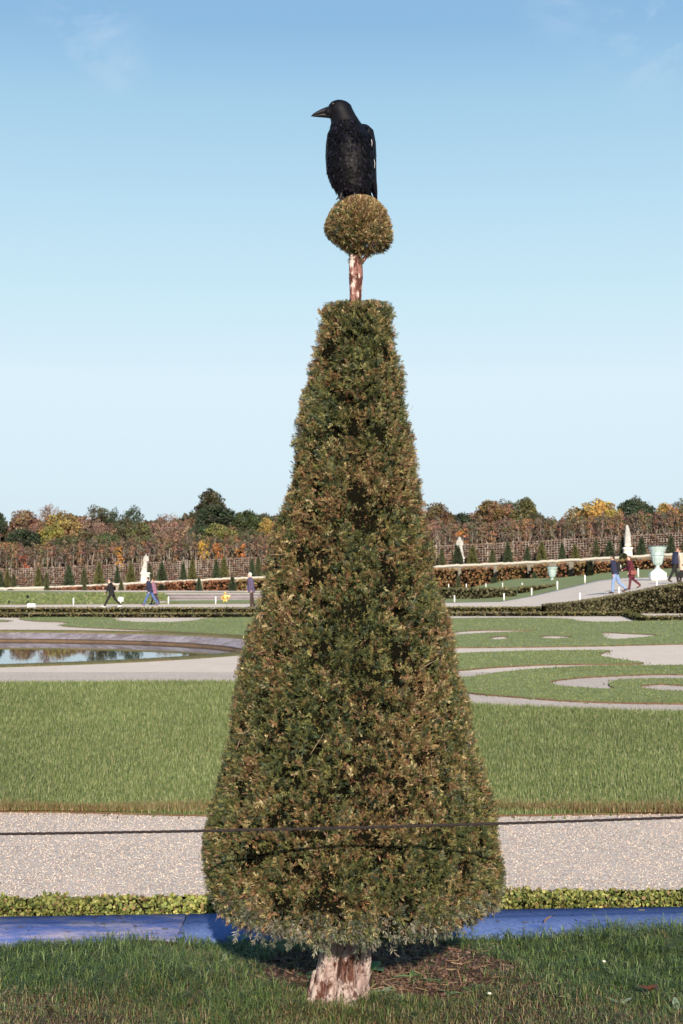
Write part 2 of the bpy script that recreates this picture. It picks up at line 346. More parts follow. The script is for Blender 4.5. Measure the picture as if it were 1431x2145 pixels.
# ---- grass blades
def blades(name, roots, h, w, tint, lean=.35, seg2=True, r=rng):
    n = len(roots); th = r.uniform(0, 2*PI, n); ax = np.c_[np.cos(th), np.sin(th), np.zeros(n)]; pr = np.c_[-np.sin(th), np.cos(th), np.zeros(n)]
    ld = (.18 + .82*r.uniform(0, 1, n)[:, None] ** 1.2) * lean; up = np.array([[0, 0, 1.]]); h = h[:, None]; w = w[:, None]
    b0 = roots - ax*w*.5; b1 = roots + ax*w*.5
    if seg2:
        m = roots + up*h*.6 + pr*ld*h*.35; m0 = m - ax*w*.42; m1 = m + ax*w*.42; tip = roots + up*h*(1-ld*.45) + pr*ld*h*1.15
        V = np.stack([b0, b1, m1, m0, tip], 1).reshape(-1, 3); k = np.arange(n) * 5
        Fs = [np.c_[k, k+1, k+2, k+3], np.c_[k+3, k+2, k+4]]; nv = 5
    else:
        tip = roots + up*h + pr*ld*h
        V = np.stack([b0, b1, tip], 1).reshape(-1, 3); k = np.arange(n) * 3; Fs = [np.c_[k, k+1, k+2]]; nv = 3
    return V, Fs, rep(tint, nv)
# foreground grass
N = 210000
x = rng.uniform(-2.6, 2.6, N); y = rng.uniform(4.3, 6.62, N)
p = np.c_[x, y, 0*x]
keep = y < kerb_front(x) + rng.uniform(-.03, .045, N)
tx = TX(740)
e = np.hypot((x - (tx + .12)) / .50, (y - 5.80) / .40) + .18*fnoise(p, 2.2, 5) + .16*fnoise(p, 7, 6)
bare = e < 1
keep &= ~(bare & (rng.uniform(0, 1, N) > .09))
keep &= rng.uniform(0, 1, N) < np.clip(.75 + .35*fnoise(p, 1.6, 9), .35, 1)
keep &= np.hypot(x - TX(705), y - D0) > .105
x, y, p, e = x[keep], y[keep], p[keep], e[keep]; n = len(x)
dry = np.clip(.24 + .42*fnoise(p, .8, 11) + .30*np.clip((5.40 - y) / .3, -.6, 1) + .9*np.clip(1.22 - e, 0, .5), 0, .85)
green = palette(n, [(.065,.115,.028), (.115,.175,.048), (.18,.235,.075), (.28,.33,.16)], [3, 4, 3, .9])
drc = palette(n, [(.32,.24,.13), (.24,.15,.08), (.42,.34,.21), (.21,.19,.08)], [3, 3, 1, 3])
isd = rng.uniform(0, 1, n) < dry * .75
col = np.where(isd[:, None], drc, green)
hh = rng.uniform(.035, .095, n) * (1 - .45*dry) * np.clip(.85 + .35*fnoise(p, 1.1, 21), .5, 1.35)
hh *= np.clip(.55 + .5*(x + 1.9), .5, 1) ** .7
tall = rng.uniform(0, 1, n) < .012; hh[tall] *= 1.7; hh *= np.clip(1 + .35*fnoise(p, 4.5, 23), .55, 1.5)
roots = np.c_[x, y, bank_z(x, y) - .004]
V, Fs, tt = blades('g', roots, hh, rng.uniform(.0015, .0034, n), col, lean=1.8)
tag(link('foreground_grass', mesh_np('foreground_grass', V, Fs, tt), M['grass']), 'long green and dry grass in front of the blue kerb', 'grass', kind='stuff')
# ---- litter stuff on bare soil: crumbs, straw
N = 1500; x = tx + .12 + rng.normal(0, .28, N); y = 5.80 + rng.normal(0, .26, N); ok = (y < kerb_front(x)-.02) & (y > 5.1); x, y = x[ok], y[ok]; n = len(x)
T = np.array([[-.5, 0, 0], [.5, 0, 0], [.5, .0, 1.], [-.5, 0, 1.]]) * np.array([.06, 1, 1])
D = np.c_[rng.normal(0, 1, n), rng.normal(0, 1, n), rng.uniform(0, .25, n)]
V, Fs = scatter(T, [[[0,1,2,3]]], np.c_[x, y, bank_z(x, y) + .006], D, rng.uniform(.02, .06, n))
tt = rep(palette(n, [(.30,.21,.12), (.22,.12,.07), (.12,.07,.045)], [2, 3, 3]), 4)
tag(link('dry_straw', mesh_np('dry_straw', V, Fs, tt), M['grass']), 'dry straw and needles scattered on the bare soil around the trunk', 'straw', kind='stuff')
T = np.array([[1,0,0],[-1,0,0],[0,1,0],[0,-1,0],[0,0,.8],[0,0,-.8]], float); OF = [[[0,2,4],[2,1,4],[1,3,4],[3,0,4],[2,0,5],[1,2,5],[3,1,5],[0,3,5]]]
N = 1200; x = tx + .12 + rng.normal(0, .28, N); y = 5.82 + rng.normal(0, .24, N); ok = (y < kerb_front(x)-.02) & (y > 5.1); x, y = x[ok], y[ok]; n = len(x)
V, Fs = scatter(T, OF, np.c_[x, y, bank_z(x, y) + .004], rng.normal(0, 1, (n, 3)), rng.uniform(.003, .014, n))
tag(link('soil_crumbs', mesh_np('soil_crumbs', V, Fs, rep(palette(n, [(.10,.055,.045), (.16,.10,.08), (.06,.035,.03)], [3, 2, 2]), 6)), M['solid']), 'reddish brown soil crumbs on the bare patch under the topiary', 'soil', kind='stuff')
n = 260; x = rng.uniform(-2.6, 2.6, n); f_ = rng.uniform(0, 1, n)**.5; y = kerb_back(x)*f_ + kerb_front(x)*(1-f_)
T = np.array([[-.5, 0, 0], [.5, 0, 0], [.5, .0, 1.], [-.5, 0, 1.]]) * np.array([.16, 1, 1]); V, Fs = scatter(T, [[[0,1,2,3]]], np.c_[x, y, 0*x + .0545], np.c_[rng.normal(0, 1, (n, 2)), rng.uniform(0, .15, n)], rng.uniform(.006, .03, n))
tag(link('kerb_litter', mesh_np('kerb_litter', V, Fs, rep(palette(n, [(.12,.10,.05), (.08,.10,.04), (.22,.17,.09), (.05,.035,.025)], [2, 2, 1, 3]), 4)), M['grass']), 'bits of leaf and grass lying on the blue kerb', 'litter', kind='stuff')
# ---- weeds, leaves, daisies
def leaf_grid(L_, Wd, fold=.25, droop=.35, nseg=5):
    t = np.linspace(0, 1, nseg + 1); wd = Wd * np.sin(PI * np.clip(t, .0, 1) ** .8) ** .8 * .5 + .0008
    V = []
    for ti, wi in zip(t, wd):
        z = L_ * ti; dr = -droop * L_ * ti ** 2
        V += [[-wi, dr + fold*wi, z], [0, dr, z], [wi, dr + fold*wi, z]]
    Fq = []
    for q in range(nseg):
        a = q*3; Fq += [[a, a+1, a+4, a+3], [a+1, a+2, a+5, a+4]]
    return np.array(V), [Fq]
def weed(name, pos, nl, L_, Wd, cols, label, cat='weed', group=None, elev=(.2, .8)):
    T, TF = leaf_grid(L_, Wd); D = []
    for q in range(nl):
        a = q * 2.4 + random.random(); el = random.uniform(*elev); D.append((math.cos(a)*math.cos(el), math.sin(a)*math.cos(el), math.sin(el)))
    V, Fs = scatter(T, TF, np.zeros((nl, 3)), np.array(D), rng.uniform(.6, 1.2, nl), roll=np.full(nl, 0.0))
    o = link(name, mesh_np(name, V, Fs, rep(palette(nl, cols, [1]*len(cols)), len(T)), smooth=True), M['leaf'], loc=pos)
    return tag(o, label, cat, group)
def on_bank(px, py, dz=0.0):
    g = G(px, py, .015); return Vector((g.x, g.y, float(bank_z(g.x, g.y)) + dz))
GW = [(.12,.20,.06), (.18,.26,.10), (.09,.15,.05)]
weed('broadleaf_weed', on_bank(775, 2040), 5, .075, .05, GW, 'round leaved green weed touching the right side of the trunk', elev=(.4, 1.0))
weed('broadleaf_weed', on_bank(760, 2092), 9, .05, .02, [(.22,.28,.16), (.16,.22,.1)], 'small grey green rosette at the right foot of the trunk')
weed('broadleaf_weed', on_bank(800, 2080), 9, .055, .024, [(.24,.30,.17), (.30,.34,.2)], 'pale rosette weed just right of the trunk base')
weed('broadleaf_weed', on_bank(862, 2052), 11, .06, .022, GW, 'leafy weed in the middle of the bare soil patch')
weed('broadleaf_weed', on_bank(905, 2062), 10, .05, .026, GW, 'spreading weed on the bare soil near its right side')
weed('broadleaf_weed', on_bank(945, 2085), 9, .055, .02, [(.2,.27,.12), (.14,.2,.08)], 'weed at the front right edge of the bare soil')
weed('broadleaf_weed', on_bank(843, 2092), 8, .045, .02, [(.30,.32,.18), (.22,.26,.12)], 'yellowish rosette weed in front of the bare soil')
weed('broadleaf_weed', on_bank(502, 1985), 6, .07, .035, GW, 'broad leaved weed in the long grass left of the dark shadow', elev=(.6, 1.2))
weed('broadleaf_weed', on_bank(640, 2050), 7, .05, .02, GW, 'low weed left of the trunk on the soil edge')
weed('broadleaf_weed', on_bank(985, 2080), 8, .05, .02, GW, 'small weed where grass meets the right end of the bare soil')
weed('dock_leaf', on_bank(204, 2128), 1, .085, .028, [(.30,.36,.17)], 'single upright pale green leaf in the grass at lower left', 'leaf', elev=(1.3, 1.45))
weed('broadleaf_weed', on_bank(150, 2075), 6, .045, .02, [(.25,.27,.15)], 'greyish weed in the grass above the upright pale leaf')
weed('broadleaf_weed', on_bank(110, 2130), 5, .05, .028, [(.28,.24,.12), (.2,.2,.1)], 'yellowing weed at the lower left corner of the grass')
weed('broadleaf_weed', on_bank(470, 2030), 8, .05, .016, [(.2,.27,.15)], 'feathery weed in the grass between the kerb and the trunk, left side')
weed('broadleaf_weed', on_bank(1300, 2118), 10, .06, .02, [(.24,.30,.20), (.16,.22,.12)], 'grey green rosette beside the brown fallen leaf')
weed('broadleaf_weed', on_bank(1418, 2130), 8, .06, .02, [(.24,.30,.20), (.16,.22,.12)], 'grey green rosette at the lower right corner')
weed('broadleaf_weed', on_bank(1190, 2105), 6, .045, .025, [(.30,.30,.14)], 'yellow green weed in the grass left of the brown fallen leaf')
weed('broadleaf_weed', on_bank(1395, 2000), 4, .05, .03, [(.28,.33,.22)], 'pale broad leaf weed standing in the grass at far right')
weed('fallen_leaf', on_bank(1362, 2112, .045), 3, .052, .036, [(.20,.075,.035), (.12,.045,.02)], 'curled rust brown fallen leaf in the lower right grass', 'leaf', elev=(.2, .9))
weed('fallen_leaf', on_bank(1278, 1975, .03), 1, .045, .02, [(.42,.27,.17)], 'small tan fallen leaf caught upright in the grass at right', 'leaf', elev=(.9, 1.2))
weed('fallen_leaf', on_bank(1140, 1955, .03), 1, .04, .015, [(.36,.2,.10)], 'thin tan fallen leaf in the grass just below the blue kerb', 'leaf', elev=(.9, 1.3))
def daisy(px, py, label):
    o = empty('daisy', on_bank(px, py)); tag(o, label, 'flower')
    mb = MB(); mb.tube([(0,0,0),(.002,0,.02),(0,0,.04)], .0009, 5); mb.obj('stalk', M['leafgreen'], o)
    T, TF = leaf_grid(.010, .0045, .1, .1, 3); D = np.array([[math.cos(a), math.sin(a)-.6, .5] for a in np.arange(14)/14*2*PI])
    V, Fs = scatter(T, TF, np.tile([[0, 0, .04]], (14, 1)), D, 1.0, roll=np.zeros(14)); link('petals', mesh_np('petals', V, Fs), M['white_petal'], o)
    mb = MB(); mb.ell((0, -.002, .042), (.003, .003, .002), 8, 5); mb.obj('flower_centre', M['yellow'], o)
M['leafgreen'] = mat('stalk_green', (.08,.14,.04)); M['white_petal'] = mat('petal', (.8,.8,.74), trans=.2); M['yellow'] = mat('flower_yellow', (.6,.4,.05))
daisy(1026, 2108, 'small white daisy in the grass right of the bare soil')
daisy(1266, 2040, 'tiny white daisy in the grass below the right part of the kerb')
# ---- gravel ground, pond hole
PC = (-10.5, 34.0); PR = 9.5
circ = [(PC[0] + PR*.995*math.cos(a), PC[1] + PR*.995*math.sin(a)) for a in np.linspace(0, 2*PI, 129)[:-1]]
o = sheet('ground', [(-900, -300), (900, -300), (900, 1500), (-900, 1500)], [circ], 0.0, M['gravel_far'], thick=1.2); tag(o, kind='structure')
o = sheet('gravel_path', [(-30, 6.0), (30, 6.0), (30, 24.3), (14, 24.3), (6, 24.3), (-6, 24.3), (-30, 24.3)], [], .004, M['gravel'], thick=.003); tag(o, kind='structure')
# loose stones
N = 40000; x = rng.uniform(-3.2, 3.2, N); y = 7.0 + rng.uniform(0, 1, N)**1.0*2.9; 
V, Fs = scatter(T := np.array([[1,0,0],[-1,0,0],[0,1,0],[0,-1,0],[0,0,.7],[0,0,-.7]], float), OF, np.c_[x, y, 0*x + .005], rng.normal(0, 1, (N, 3)), rng.uniform(.0022, .0058, N)*(1+.5*(rng.uniform(0,1,N)>.97)))
tag(link('loose_gravel', mesh_np('loose_gravel', V, Fs, rep(palette(N, [(.60,.49,.39), (.66,.56,.46), (.42,.33,.27), (.74,.66,.56), (.54,.42,.33), (.28,.21,.17)], [4, 3, 3, .4, 3, 1.5]), 6)), M['solid']), 'loose pinkish grey stones on the gravel path behind the box edging', 'gravel', kind='stuff')
# ---- box edging
def box_hedge_front():
    root = empty('box_hedge', (0, 6.95, 0)); tag(root, 'ankle high yellow green box edging along the back of the blue kerb', 'hedge')
    inv = Matrix.Translation(-root.location)
    n = 40; t = np.linspace(-4.5, 4.5, n)
    yb = kerb_back(t)
    R = np.stack([np.c_[t, yb+.04, 0*t], np.c_[t, yb+.03, 0*t+.075], np.c_[t, yb+.22, 0*t+.08], np.c_[t, yb+.24, 0*t]], 1)
    mb = MB(); mb.rings(R); c = mb.obj('shaded_twig_core', M['core'], root); c.matrix_parent_inverse = inv
    N = 34000; x = rng.uniform(-3.4, 3.4, N); u = rng.uniform(-.005, .27, N); q = np.c_[x, 6+u, 0*x]
    top = .088 + .016*fnoise(q, 1.6, 31) + .012*fnoise(q, 6, 32)
    edge = np.clip(np.minimum(u, .27-u) / .05, 0, 1) ** .5
    z = top * edge * (1 - np.abs(rng.normal(0, .18, N))); front = rng.uniform(0, 1, N) < .35
    u = np.where(front, rng.uniform(-.005, .05, N), u); z = np.where(front, rng.uniform(.004, 1, N)*top*.95, z)
    pos = np.c_[x, kerb_back(x) + u, np.clip(z, .004, 1)]
    Lf = np.array([[0,0,0],[-.5,.1,.3],[-.45,.12,.75],[0,.02,1],[.45,.12,.75],[.5,.1,.3]]); LF = [[[0,3,2,1],[0,5,4,3]]]
    D = np.c_[rng.normal(0, .6, N), rng.normal(-.35, .6, N), rng.uniform(.1, 1.3, N)]
    V, Fs = scatter(Lf, LF, pos, D, rng.uniform(.009, .020, N))
    pn = fnoise(pos, 1.4, 33)
    c = palette(N, [(.25,.26,.065), (.34,.33,.105), (.17,.20,.055), (.09,.115,.03), (.21,.14,.065)], [3.4, 2.6, 3, 2.6, 1.6]); c *= (1 + .18*pn)[:, None]
    o = link('foliage', mesh_np('foliage', V, Fs, rep(c, 6)), M['leaf'], root); o.matrix_parent_inverse = inv
box_hedge_front()
# ================================================================ the topiary
PROF = [(1990, 120, 728), (1965, 215, 735), (1935, 262, 742), (1900, 288, 747), (1850, 309, 741), (1800, 315, 739), (1700, 305, 740), (1600, 280, 738), (1500, 258, 736), (1400, 236, 734), (1300, 214, 735), (1200, 188, 736), (1100, 165, 738), (1000, 144, 741), (900, 126, 742), (800, 110, 745), (700, 92, 747), (650, 83, 749), (641, 84, 749), (634, 80, 749), (633, 60, 749), (632, 10, 749)]
pz = np.array([TZ(q[0]) for q in PROF]); pz[0] = .345; pz[1] = .345; pz[2] = .352; pz[3] = .385
prr = np.array([q[1] * S for q in PROF]); pcx = np.array([TX(q[2]) for q in PROF])
topi = empty('yew_topiary', (TX(705), D0, 0)); tag(topi, 'large clipped yew cone topped by a small ball on a bare stem', 'topiary')
TINV = Matrix.Translation(-topi.location)
def tpar(o): o.parent = topi; o.matrix_parent_inverse = TINV; return o
seg = np.hypot(np.diff(prr), np.diff(pz)); area = seg * (prr[1:] + prr[:-1]) * .5
cum = np.r_[0, np.cumsum(area)] / area.sum()
def surf(n, th=None):
    q = rng.uniform(0, 1, n); k = np.clip(np.searchsorted(cum, q) - 1, 0, len(area) - 1); f = (q - cum[k]) / (cum[k+1] - cum[k])
    r = prr[k] + (prr[k+1] - prr[k]) * f; z = pz[k] + (pz[k+1] - pz[k]) * f; cx = pcx[k] + (pcx[k+1] - pcx[k]) * f
    dr = prr[k+1] - prr[k]; dz = pz[k+1] - pz[k]; l = np.hypot(dr, dz); nr, nz = dz / l, -dr / l
    th = rng.uniform(0, 2*PI, n) if th is None else th
    c, s = np.cos(th), np.sin(th)
    return np.c_[cx + r*c, D0 + r*s, z], np.c_[nr*c, nr*s, nz], th, k
# pits in the foliage
pitp, _, _, _ = surf(520); pitr = rng.uniform(.008, .026, 520)*rng.uniform(.6, 1.1, 520); pitd = rng.uniform(.03, .08, 520)
def pit(p):
    d = np.zeros(len(p))
    for c, r, dd in zip(pitp, pitr, pitd):
        q = ((p[:, 0]-c[0])**2 + (p[:, 1]-c[1])**2 + ((p[:, 2]-c[2])*1.2)**2) / r**2; d = np.maximum(d, dd * np.exp(-q))
    return d
def sprig(nn=11, L_=.030, nl=.0155, nw=.0027):
    V = []; Fq = []
    def needle(b, d, up, l, w_):
        k = len(V); side = np.cross(d, up); side /= np.linalg.norm(side) + 1e-9
        V.extend([b, b + d*l*.45 + side*w_*.5, b + d*l + up*(-.06*l), b + d*l*.45 - side*w_*.5]); Fq.append([k, k+1, k+2, k+3])
    for i in range(nn):
        t = (i + .5) / nn; sgn = 1 if i % 2 else -1; b = np.array([0, .002*math.sin(t*3), L_ * t * .9])
        a = (1.15 - .75*t) + random.uniform(-.2, .2); ph = random.uniform(-.9, .9)
        d = np.array([sgn*math.sin(a)*math.cos(ph), math.sin(a)*math.sin(ph) + .12, math.cos(a)]); d /= np.linalg.norm(d)
        up = np.array([random.uniform(-.4, .4), 1., random.uniform(-.3, .3)]); needle(b, d, up/np.linalg.norm(up), nl*random.uniform(.75, 1.15)*(1 - .3*t), nw)
    k = len(V); V.extend([np.array([-.0007, 0, -.006]), np.array([.0007, 0, -.006]), np.array([.0004, .003, L_*.95]), np.array([-.0004, .003, L_*.95])]); Fq.append([k, k+1, k+2, k+3])
    return np.array(V), [Fq]
NVS = 48
YG = [(.045,.060,.024), (.088,.098,.034), (.165,.155,.052), (.030,.044,.024)]
YB = [(.215,.152,.062), (.205,.112,.055), (.125,.068,.038), (.38,.30,.15)]
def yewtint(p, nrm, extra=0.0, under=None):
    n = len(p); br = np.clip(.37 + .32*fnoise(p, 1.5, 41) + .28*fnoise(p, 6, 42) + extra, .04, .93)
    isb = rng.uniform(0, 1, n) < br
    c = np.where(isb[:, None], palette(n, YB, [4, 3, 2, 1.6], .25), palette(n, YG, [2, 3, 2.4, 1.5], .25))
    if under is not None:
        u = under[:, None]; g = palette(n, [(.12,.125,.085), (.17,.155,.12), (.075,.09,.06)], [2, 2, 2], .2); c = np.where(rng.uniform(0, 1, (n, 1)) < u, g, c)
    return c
def yew_layer(n, sprT, depth, sc, thr=None, outm=.5):
    p, nr, th, k = surf(n, thr); low = np.clip((.50 - p[:, 2]) / .14, 0, 1)
    pt = pit(p); lump = .014*fnoise(p, 3.2, 44) + .014*fnoise(p, 10, 45) - .004
    keep = rng.uniform(0, 1, n) > np.clip(pt / .030, 0, 1) * .97
    p, nr, th, low, pt, lump = p[keep], nr[keep], th[keep], low[keep], pt[keep], lump[keep]; n = len(p)
    pos = p + nr * (lump - pt - depth - rng.uniform(0, .010, n))[:, None] - nr*.024
    D = nr*outm + np.array([[0, 0, .45]]) * (1 - 1.8*low)[:, None] + rng.normal(0, .62, (n, 3))
    V, Fs = scatter(sprT[0], sprT[1], pos, D, sc * rng.uniform(.6, 1.15, n) * (1 + .35*low))
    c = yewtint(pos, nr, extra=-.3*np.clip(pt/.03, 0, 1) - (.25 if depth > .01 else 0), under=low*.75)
    k = len(sprT[0]); tt = rep(c, k).reshape(n, k, 3) * (rng.uniform(.55, 1.6, (n, k // 4, 1)) * rng.uniform(.85, 1.18, (n, 1, 1))).repeat(4, axis=1)
    return V, Fs, tt.reshape(-1, 3)
def joinparts(parts):
    Vs, Fs, Ts = [], {}, []; o = 0
    for V, F_, T_ in parts:
        Vs.append(V); Ts.append(T_)
        for f in F_: Fs.setdefault(f.shape[1], []).append(f + o)
        o += len(V)
    return np.vstack(Vs), [np.vstack(f) for f in Fs.values()], np.vstack(Ts)
sprs = [sprig() for _ in range(4)]
parts = []
for q in range(4):
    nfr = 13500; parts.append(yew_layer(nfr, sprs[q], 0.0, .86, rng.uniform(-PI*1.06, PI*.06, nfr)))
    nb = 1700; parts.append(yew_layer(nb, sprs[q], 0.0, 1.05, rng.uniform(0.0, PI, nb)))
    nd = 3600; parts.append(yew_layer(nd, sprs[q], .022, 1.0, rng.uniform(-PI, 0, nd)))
V, Fs, tt = joinparts(parts)
# the shears: nothing stands out past the clipped profile
_zs = np.maximum.accumulate(pz + np.arange(len(pz))*1e-6); _R = np.interp(V[:, 2], _zs, prr); _C = np.interp(V[:, 2], _zs, pcx); _dx, _dy = V[:, 0] - _C, V[:, 1] - D0; _r = np.hypot(_dx, _dy)
_al = np.where(V[:, 2] > .40, _R + .005 + .004*fnoise(V, 7, 79), 9.); _f = np.where(_r > _al, (_al + (_r - _al)*.22)/_r, 1.0); V[:, 0] = _C + _dx*_f; V[:, 1] = D0 + _dy*_f
_zt = TZ(637); V[:, 2] = np.where(V[:, 2] > _zt, _zt + (V[:, 2] - _zt)*.25, V[:, 2])
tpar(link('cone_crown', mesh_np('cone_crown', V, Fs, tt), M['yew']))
# hanging fringe sprigs under the skirt
n = 420; a = rng.uniform(-PI, 0, n); rr_ = rng.uniform(.18, .47, n)
pos = np.c_[TX(738) + rr_*np.cos(a), D0 + rr_*np.sin(a), rng.uniform(.33, .365, n)]
V1 = scatter(sprs[0][0], sprs[0][1], pos, np.c_[np.cos(a)*.4, np.sin(a)*.5, -np.ones(n)*.75] + rng.normal(0, .4, (n, 3)), rng.uniform(.8, 1.4, n))
n2 = 9; pos2 = np.array([TX(682), 4.98, .345]) + rng.normal(0, .012, (n2, 3)); V2 = scatter(sprs[1][0], sprs[1][1], pos2, np.tile([[-.2, -.5, -.8]], (n2, 1)) + rng.normal(0, .4, (n2, 3)), 1.3)
V, Fs, tt = joinparts([(V1[0], V1[1], rep(palette(n, [(.15,.15,.10), (.09,.11,.07), (.20,.18,.13)], [2, 2, 1.4]), NVS)), (V2[0], V2[1], rep(palette(n2, [(.17,.17,.11)], [1]), NVS))])
tpar(link('skirt_sprigs', mesh_np('skirt_sprigs', V, Fs, tt), M['yew']))
# dead twigs poking out
M['dead_twig'] = mat('dead_twig', (.36,.25,.17), rough=.8); pp, nn_, _, _ = surf(26, rng.uniform(-PI, 0, 26))
for a_, b_ in zip(pp, nn_):
    d = unit((b_*.45 + rng.normal(0, .6, 3))); l = rng.uniform(.03, .075); a_ = a_ - b_*.02; mb = MB(); mb.tube([a_ - d*.02, a_ + d*l*.5 + rng.normal(0, .004, 3), a_ + d*l + rng.normal(0, .006, 3)], [.0013, .001, .0005], 4); tpar(mb.obj('dead_twig', M['dead_twig'], None))
# inner mass of twigs, with the same pits
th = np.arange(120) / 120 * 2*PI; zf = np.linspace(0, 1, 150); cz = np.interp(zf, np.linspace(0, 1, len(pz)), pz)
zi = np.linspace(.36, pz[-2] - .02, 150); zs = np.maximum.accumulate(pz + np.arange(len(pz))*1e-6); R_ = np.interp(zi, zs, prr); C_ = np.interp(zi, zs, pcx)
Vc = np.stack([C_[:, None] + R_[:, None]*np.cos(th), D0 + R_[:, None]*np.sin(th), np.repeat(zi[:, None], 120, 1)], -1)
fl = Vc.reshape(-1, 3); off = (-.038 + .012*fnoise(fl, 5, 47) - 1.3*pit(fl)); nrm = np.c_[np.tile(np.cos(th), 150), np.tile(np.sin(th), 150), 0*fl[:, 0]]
mb = MB(); mb.rings((fl + nrm*off[:, None]).reshape(150, 120, 3)); tpar(mb.obj('shaded_twig_core', M['core'], None, True))
# ball on top
bc = np.array([TX(752), D0, TZ(468)])
BR = np.array([(402,749,763),(406,728,780),(412,716,790),(422,703,801),(436,692,811),(452,684,818),(470,679,823),(486,683,825),(500,696,823),(512,714,818),(521,727,800),(530,736,768)], float)
bz = np.array([TZ(q[0]) for q in BR])[::-1]; bcx = np.array([TX((q[1]+q[2])/2) for q in BR])[::-1]; bhw = np.array([(q[2]-q[1])/2*S for q in BR])[::-1]
def ball_pts(n, infl=0.0):
    t = np.linspace(0, 1, 200); zz_ = bz[0] + (bz[-1]-bz[0])*(.5-.5*np.cos(PI*t)); R_2 = np.interp(zz_, bz, bhw); sl = np.hypot(np.diff(zz_), np.diff(R_2))*(R_2[1:]+R_2[:-1]); cm = np.r_[0, np.cumsum(sl)]/sl.sum()
    u = rng.uniform(0, 1, n); ti = np.interp(u, cm, t); z = bz[0] + (bz[-1]-bz[0])*(.5-.5*np.cos(PI*ti)); R1 = np.interp(z, bz, bhw); C1 = np.interp(z, bz, bcx); th_ = rng.uniform(0, 2*PI, n)
    dR = (np.interp(z+.004, bz, bhw) - np.interp(z-.004, bz, bhw))/.008; d = unit(np.c_[np.cos(th_), np.sin(th_), -dR.clip(-3, 3)])
    p = np.c_[C1 + R1*np.cos(th_), D0 + R1*np.sin(th_), z] - bc + d*infl
    return p, d
bp_ = []
for q in range(4):
    p, d = ball_pts(1500, -.016); p = p + d*(.007*fnoise(p, 9, 52))[:, None]; n = len(p)
    _k = ~((p[:, 2] + bc[2] < TZ(515)) & (np.abs(p[:, 0] + bc[0] - TX(752)) > .045)); p, d = p[_k], d[_k]; n = len(p)
    V, Fs = scatter(sprs[q][0], sprs[q][1], p + bc, d*.6 + np.array([[0, 0, .25]]) + rng.normal(0, .5, (n, 3)), rng.uniform(.5, .85, n))
    _c0 = np.interp(V[:, 2], bz, bcx); _dx, _dy = V[:, 0]-_c0, V[:, 1]-D0; _r = np.hypot(_dx, _dy); _al = np.interp(V[:, 2], bz, bhw) + .004 + .004*fnoise(V, 9, 80); _f = np.where((_r > _al) & (V[:, 2] > TZ(505)), (_al + (_r-_al)*.3)/_r, 1.); V[:, 0] = _c0 + _dx*_f; V[:, 1] = D0 + _dy*_f; V[:, 2] = np.where(V[:, 2] > bz[-1], bz[-1] + (V[:, 2]-bz[-1])*.3, V[:, 2])
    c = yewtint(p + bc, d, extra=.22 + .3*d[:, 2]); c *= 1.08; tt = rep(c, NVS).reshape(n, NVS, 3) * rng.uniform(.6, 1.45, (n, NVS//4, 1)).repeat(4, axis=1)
    bp_.append((V, Fs, tt.reshape(-1, 3)))
n = 90; p = np.c_[rng.normal(0, .018, n).clip(-.026, .026) + TX(745), D0 + rng.normal(0, .018, n), TZ(540) + rng.uniform(-.01, .05, n)]
V, Fs = scatter(sprs[0][0], sprs[0][1], p, np.c_[rng.normal(0, .5, (n, 2)), rng.normal(-.1, .6, n)], rng.uniform(.4, .7, n)); bp_.append((V, Fs, rep(palette(n, YG + [(.12,.08,.03)], [2,2,2,2,2]), NVS)))
V, Fs, tt = joinparts(bp_); tpar(link('ball_crown', mesh_np('ball_crown', V, Fs, tt), M['yew']))
mb = MB(); mb.ell(bc + np.array([.004, 0, .004]), (.080, .080, .076), 24, 14); mb.cap((TX(742), D0, TZ(545)), (TX(748), D0, TZ(510)), .015, .035); tpar(mb.obj('ball_core', M['core'], None, True))
# thin stem and trunk
zz = np.linspace(TZ(660), TZ(500), 14); cxs = TX(744) - .004 + .006*np.sin((zz - zz[0])*9); mb = MB()
mb.tube(np.c_[cxs + (zz[-1]-zz)*.012, D0 + 0*zz, zz], .0255 + .0022*np.sin(zz*37) , 14)
mb.tube([(TX(752), D0, TZ(548)), (TX(765), D0, TZ(535)), (TX(780), D0, TZ(515))], [.012, .008, .006], 8)
tpar(mb.obj('stem', M['stem_bark'], None, True))
def trunk_rf(th, z):
    t = np.clip(z / .32, 0, 1); lobe = 1 + (.20 - .06*t)*np.sin(5*th + .6 + z*3) + .12*np.sin(8*th + 2 - z*5) + .05*np.sin(13*th + z*14); return lobe
zt = np.linspace(-.05, .45, 40); mb = MB()
prof = [((.086 + .026*max(0, 1 - z/.18)**1.5), z) for z in zt]
mb.lathe(prof, (TX(708), D0, 0), 96, trunk_rf)
o = mb.obj('trunk', M['bark_pale'], None, True); tpar(o)
_c = np.array([v.co[:] for v in o.data.vertices]); _d = .006*fnoise(_c*np.array([1,1,.35]), 14, 77) + .004*fnoise(_c*np.array([1,1,.5]), 32, 78)
for v, dd_ in zip(o.data.vertices, _d):
    rx_, ry_ = v.co.x - TX(708), v.co.y - D0; rr2 = math.hypot(rx_, ry_) + 1e-6; v.co.x += rx_/rr2*dd_; v.co.y += ry_/rr2*dd_
    v.co.x += .09 * v.co.z - .018*max(0, 1 - v.co.z/.2)
# broken bark root foot at the left
mb = MB()
for (a0, b0, ra, rb) in [((TX(652), 5.34, -.02), (TX(664), 5.36, .13), .034, .018), ((TX(735), 5.30, -.02), (TX(718), 5.33, .16), .036, .02), ((TX(690), 5.29, -.02), (TX(696), 5.33, .12), .026, .015)]:
    mb.cap(a0, b0, ra, rb, 12)
tpar(mb.union('root_flare', M['bark_pale'], None, .006, 3))
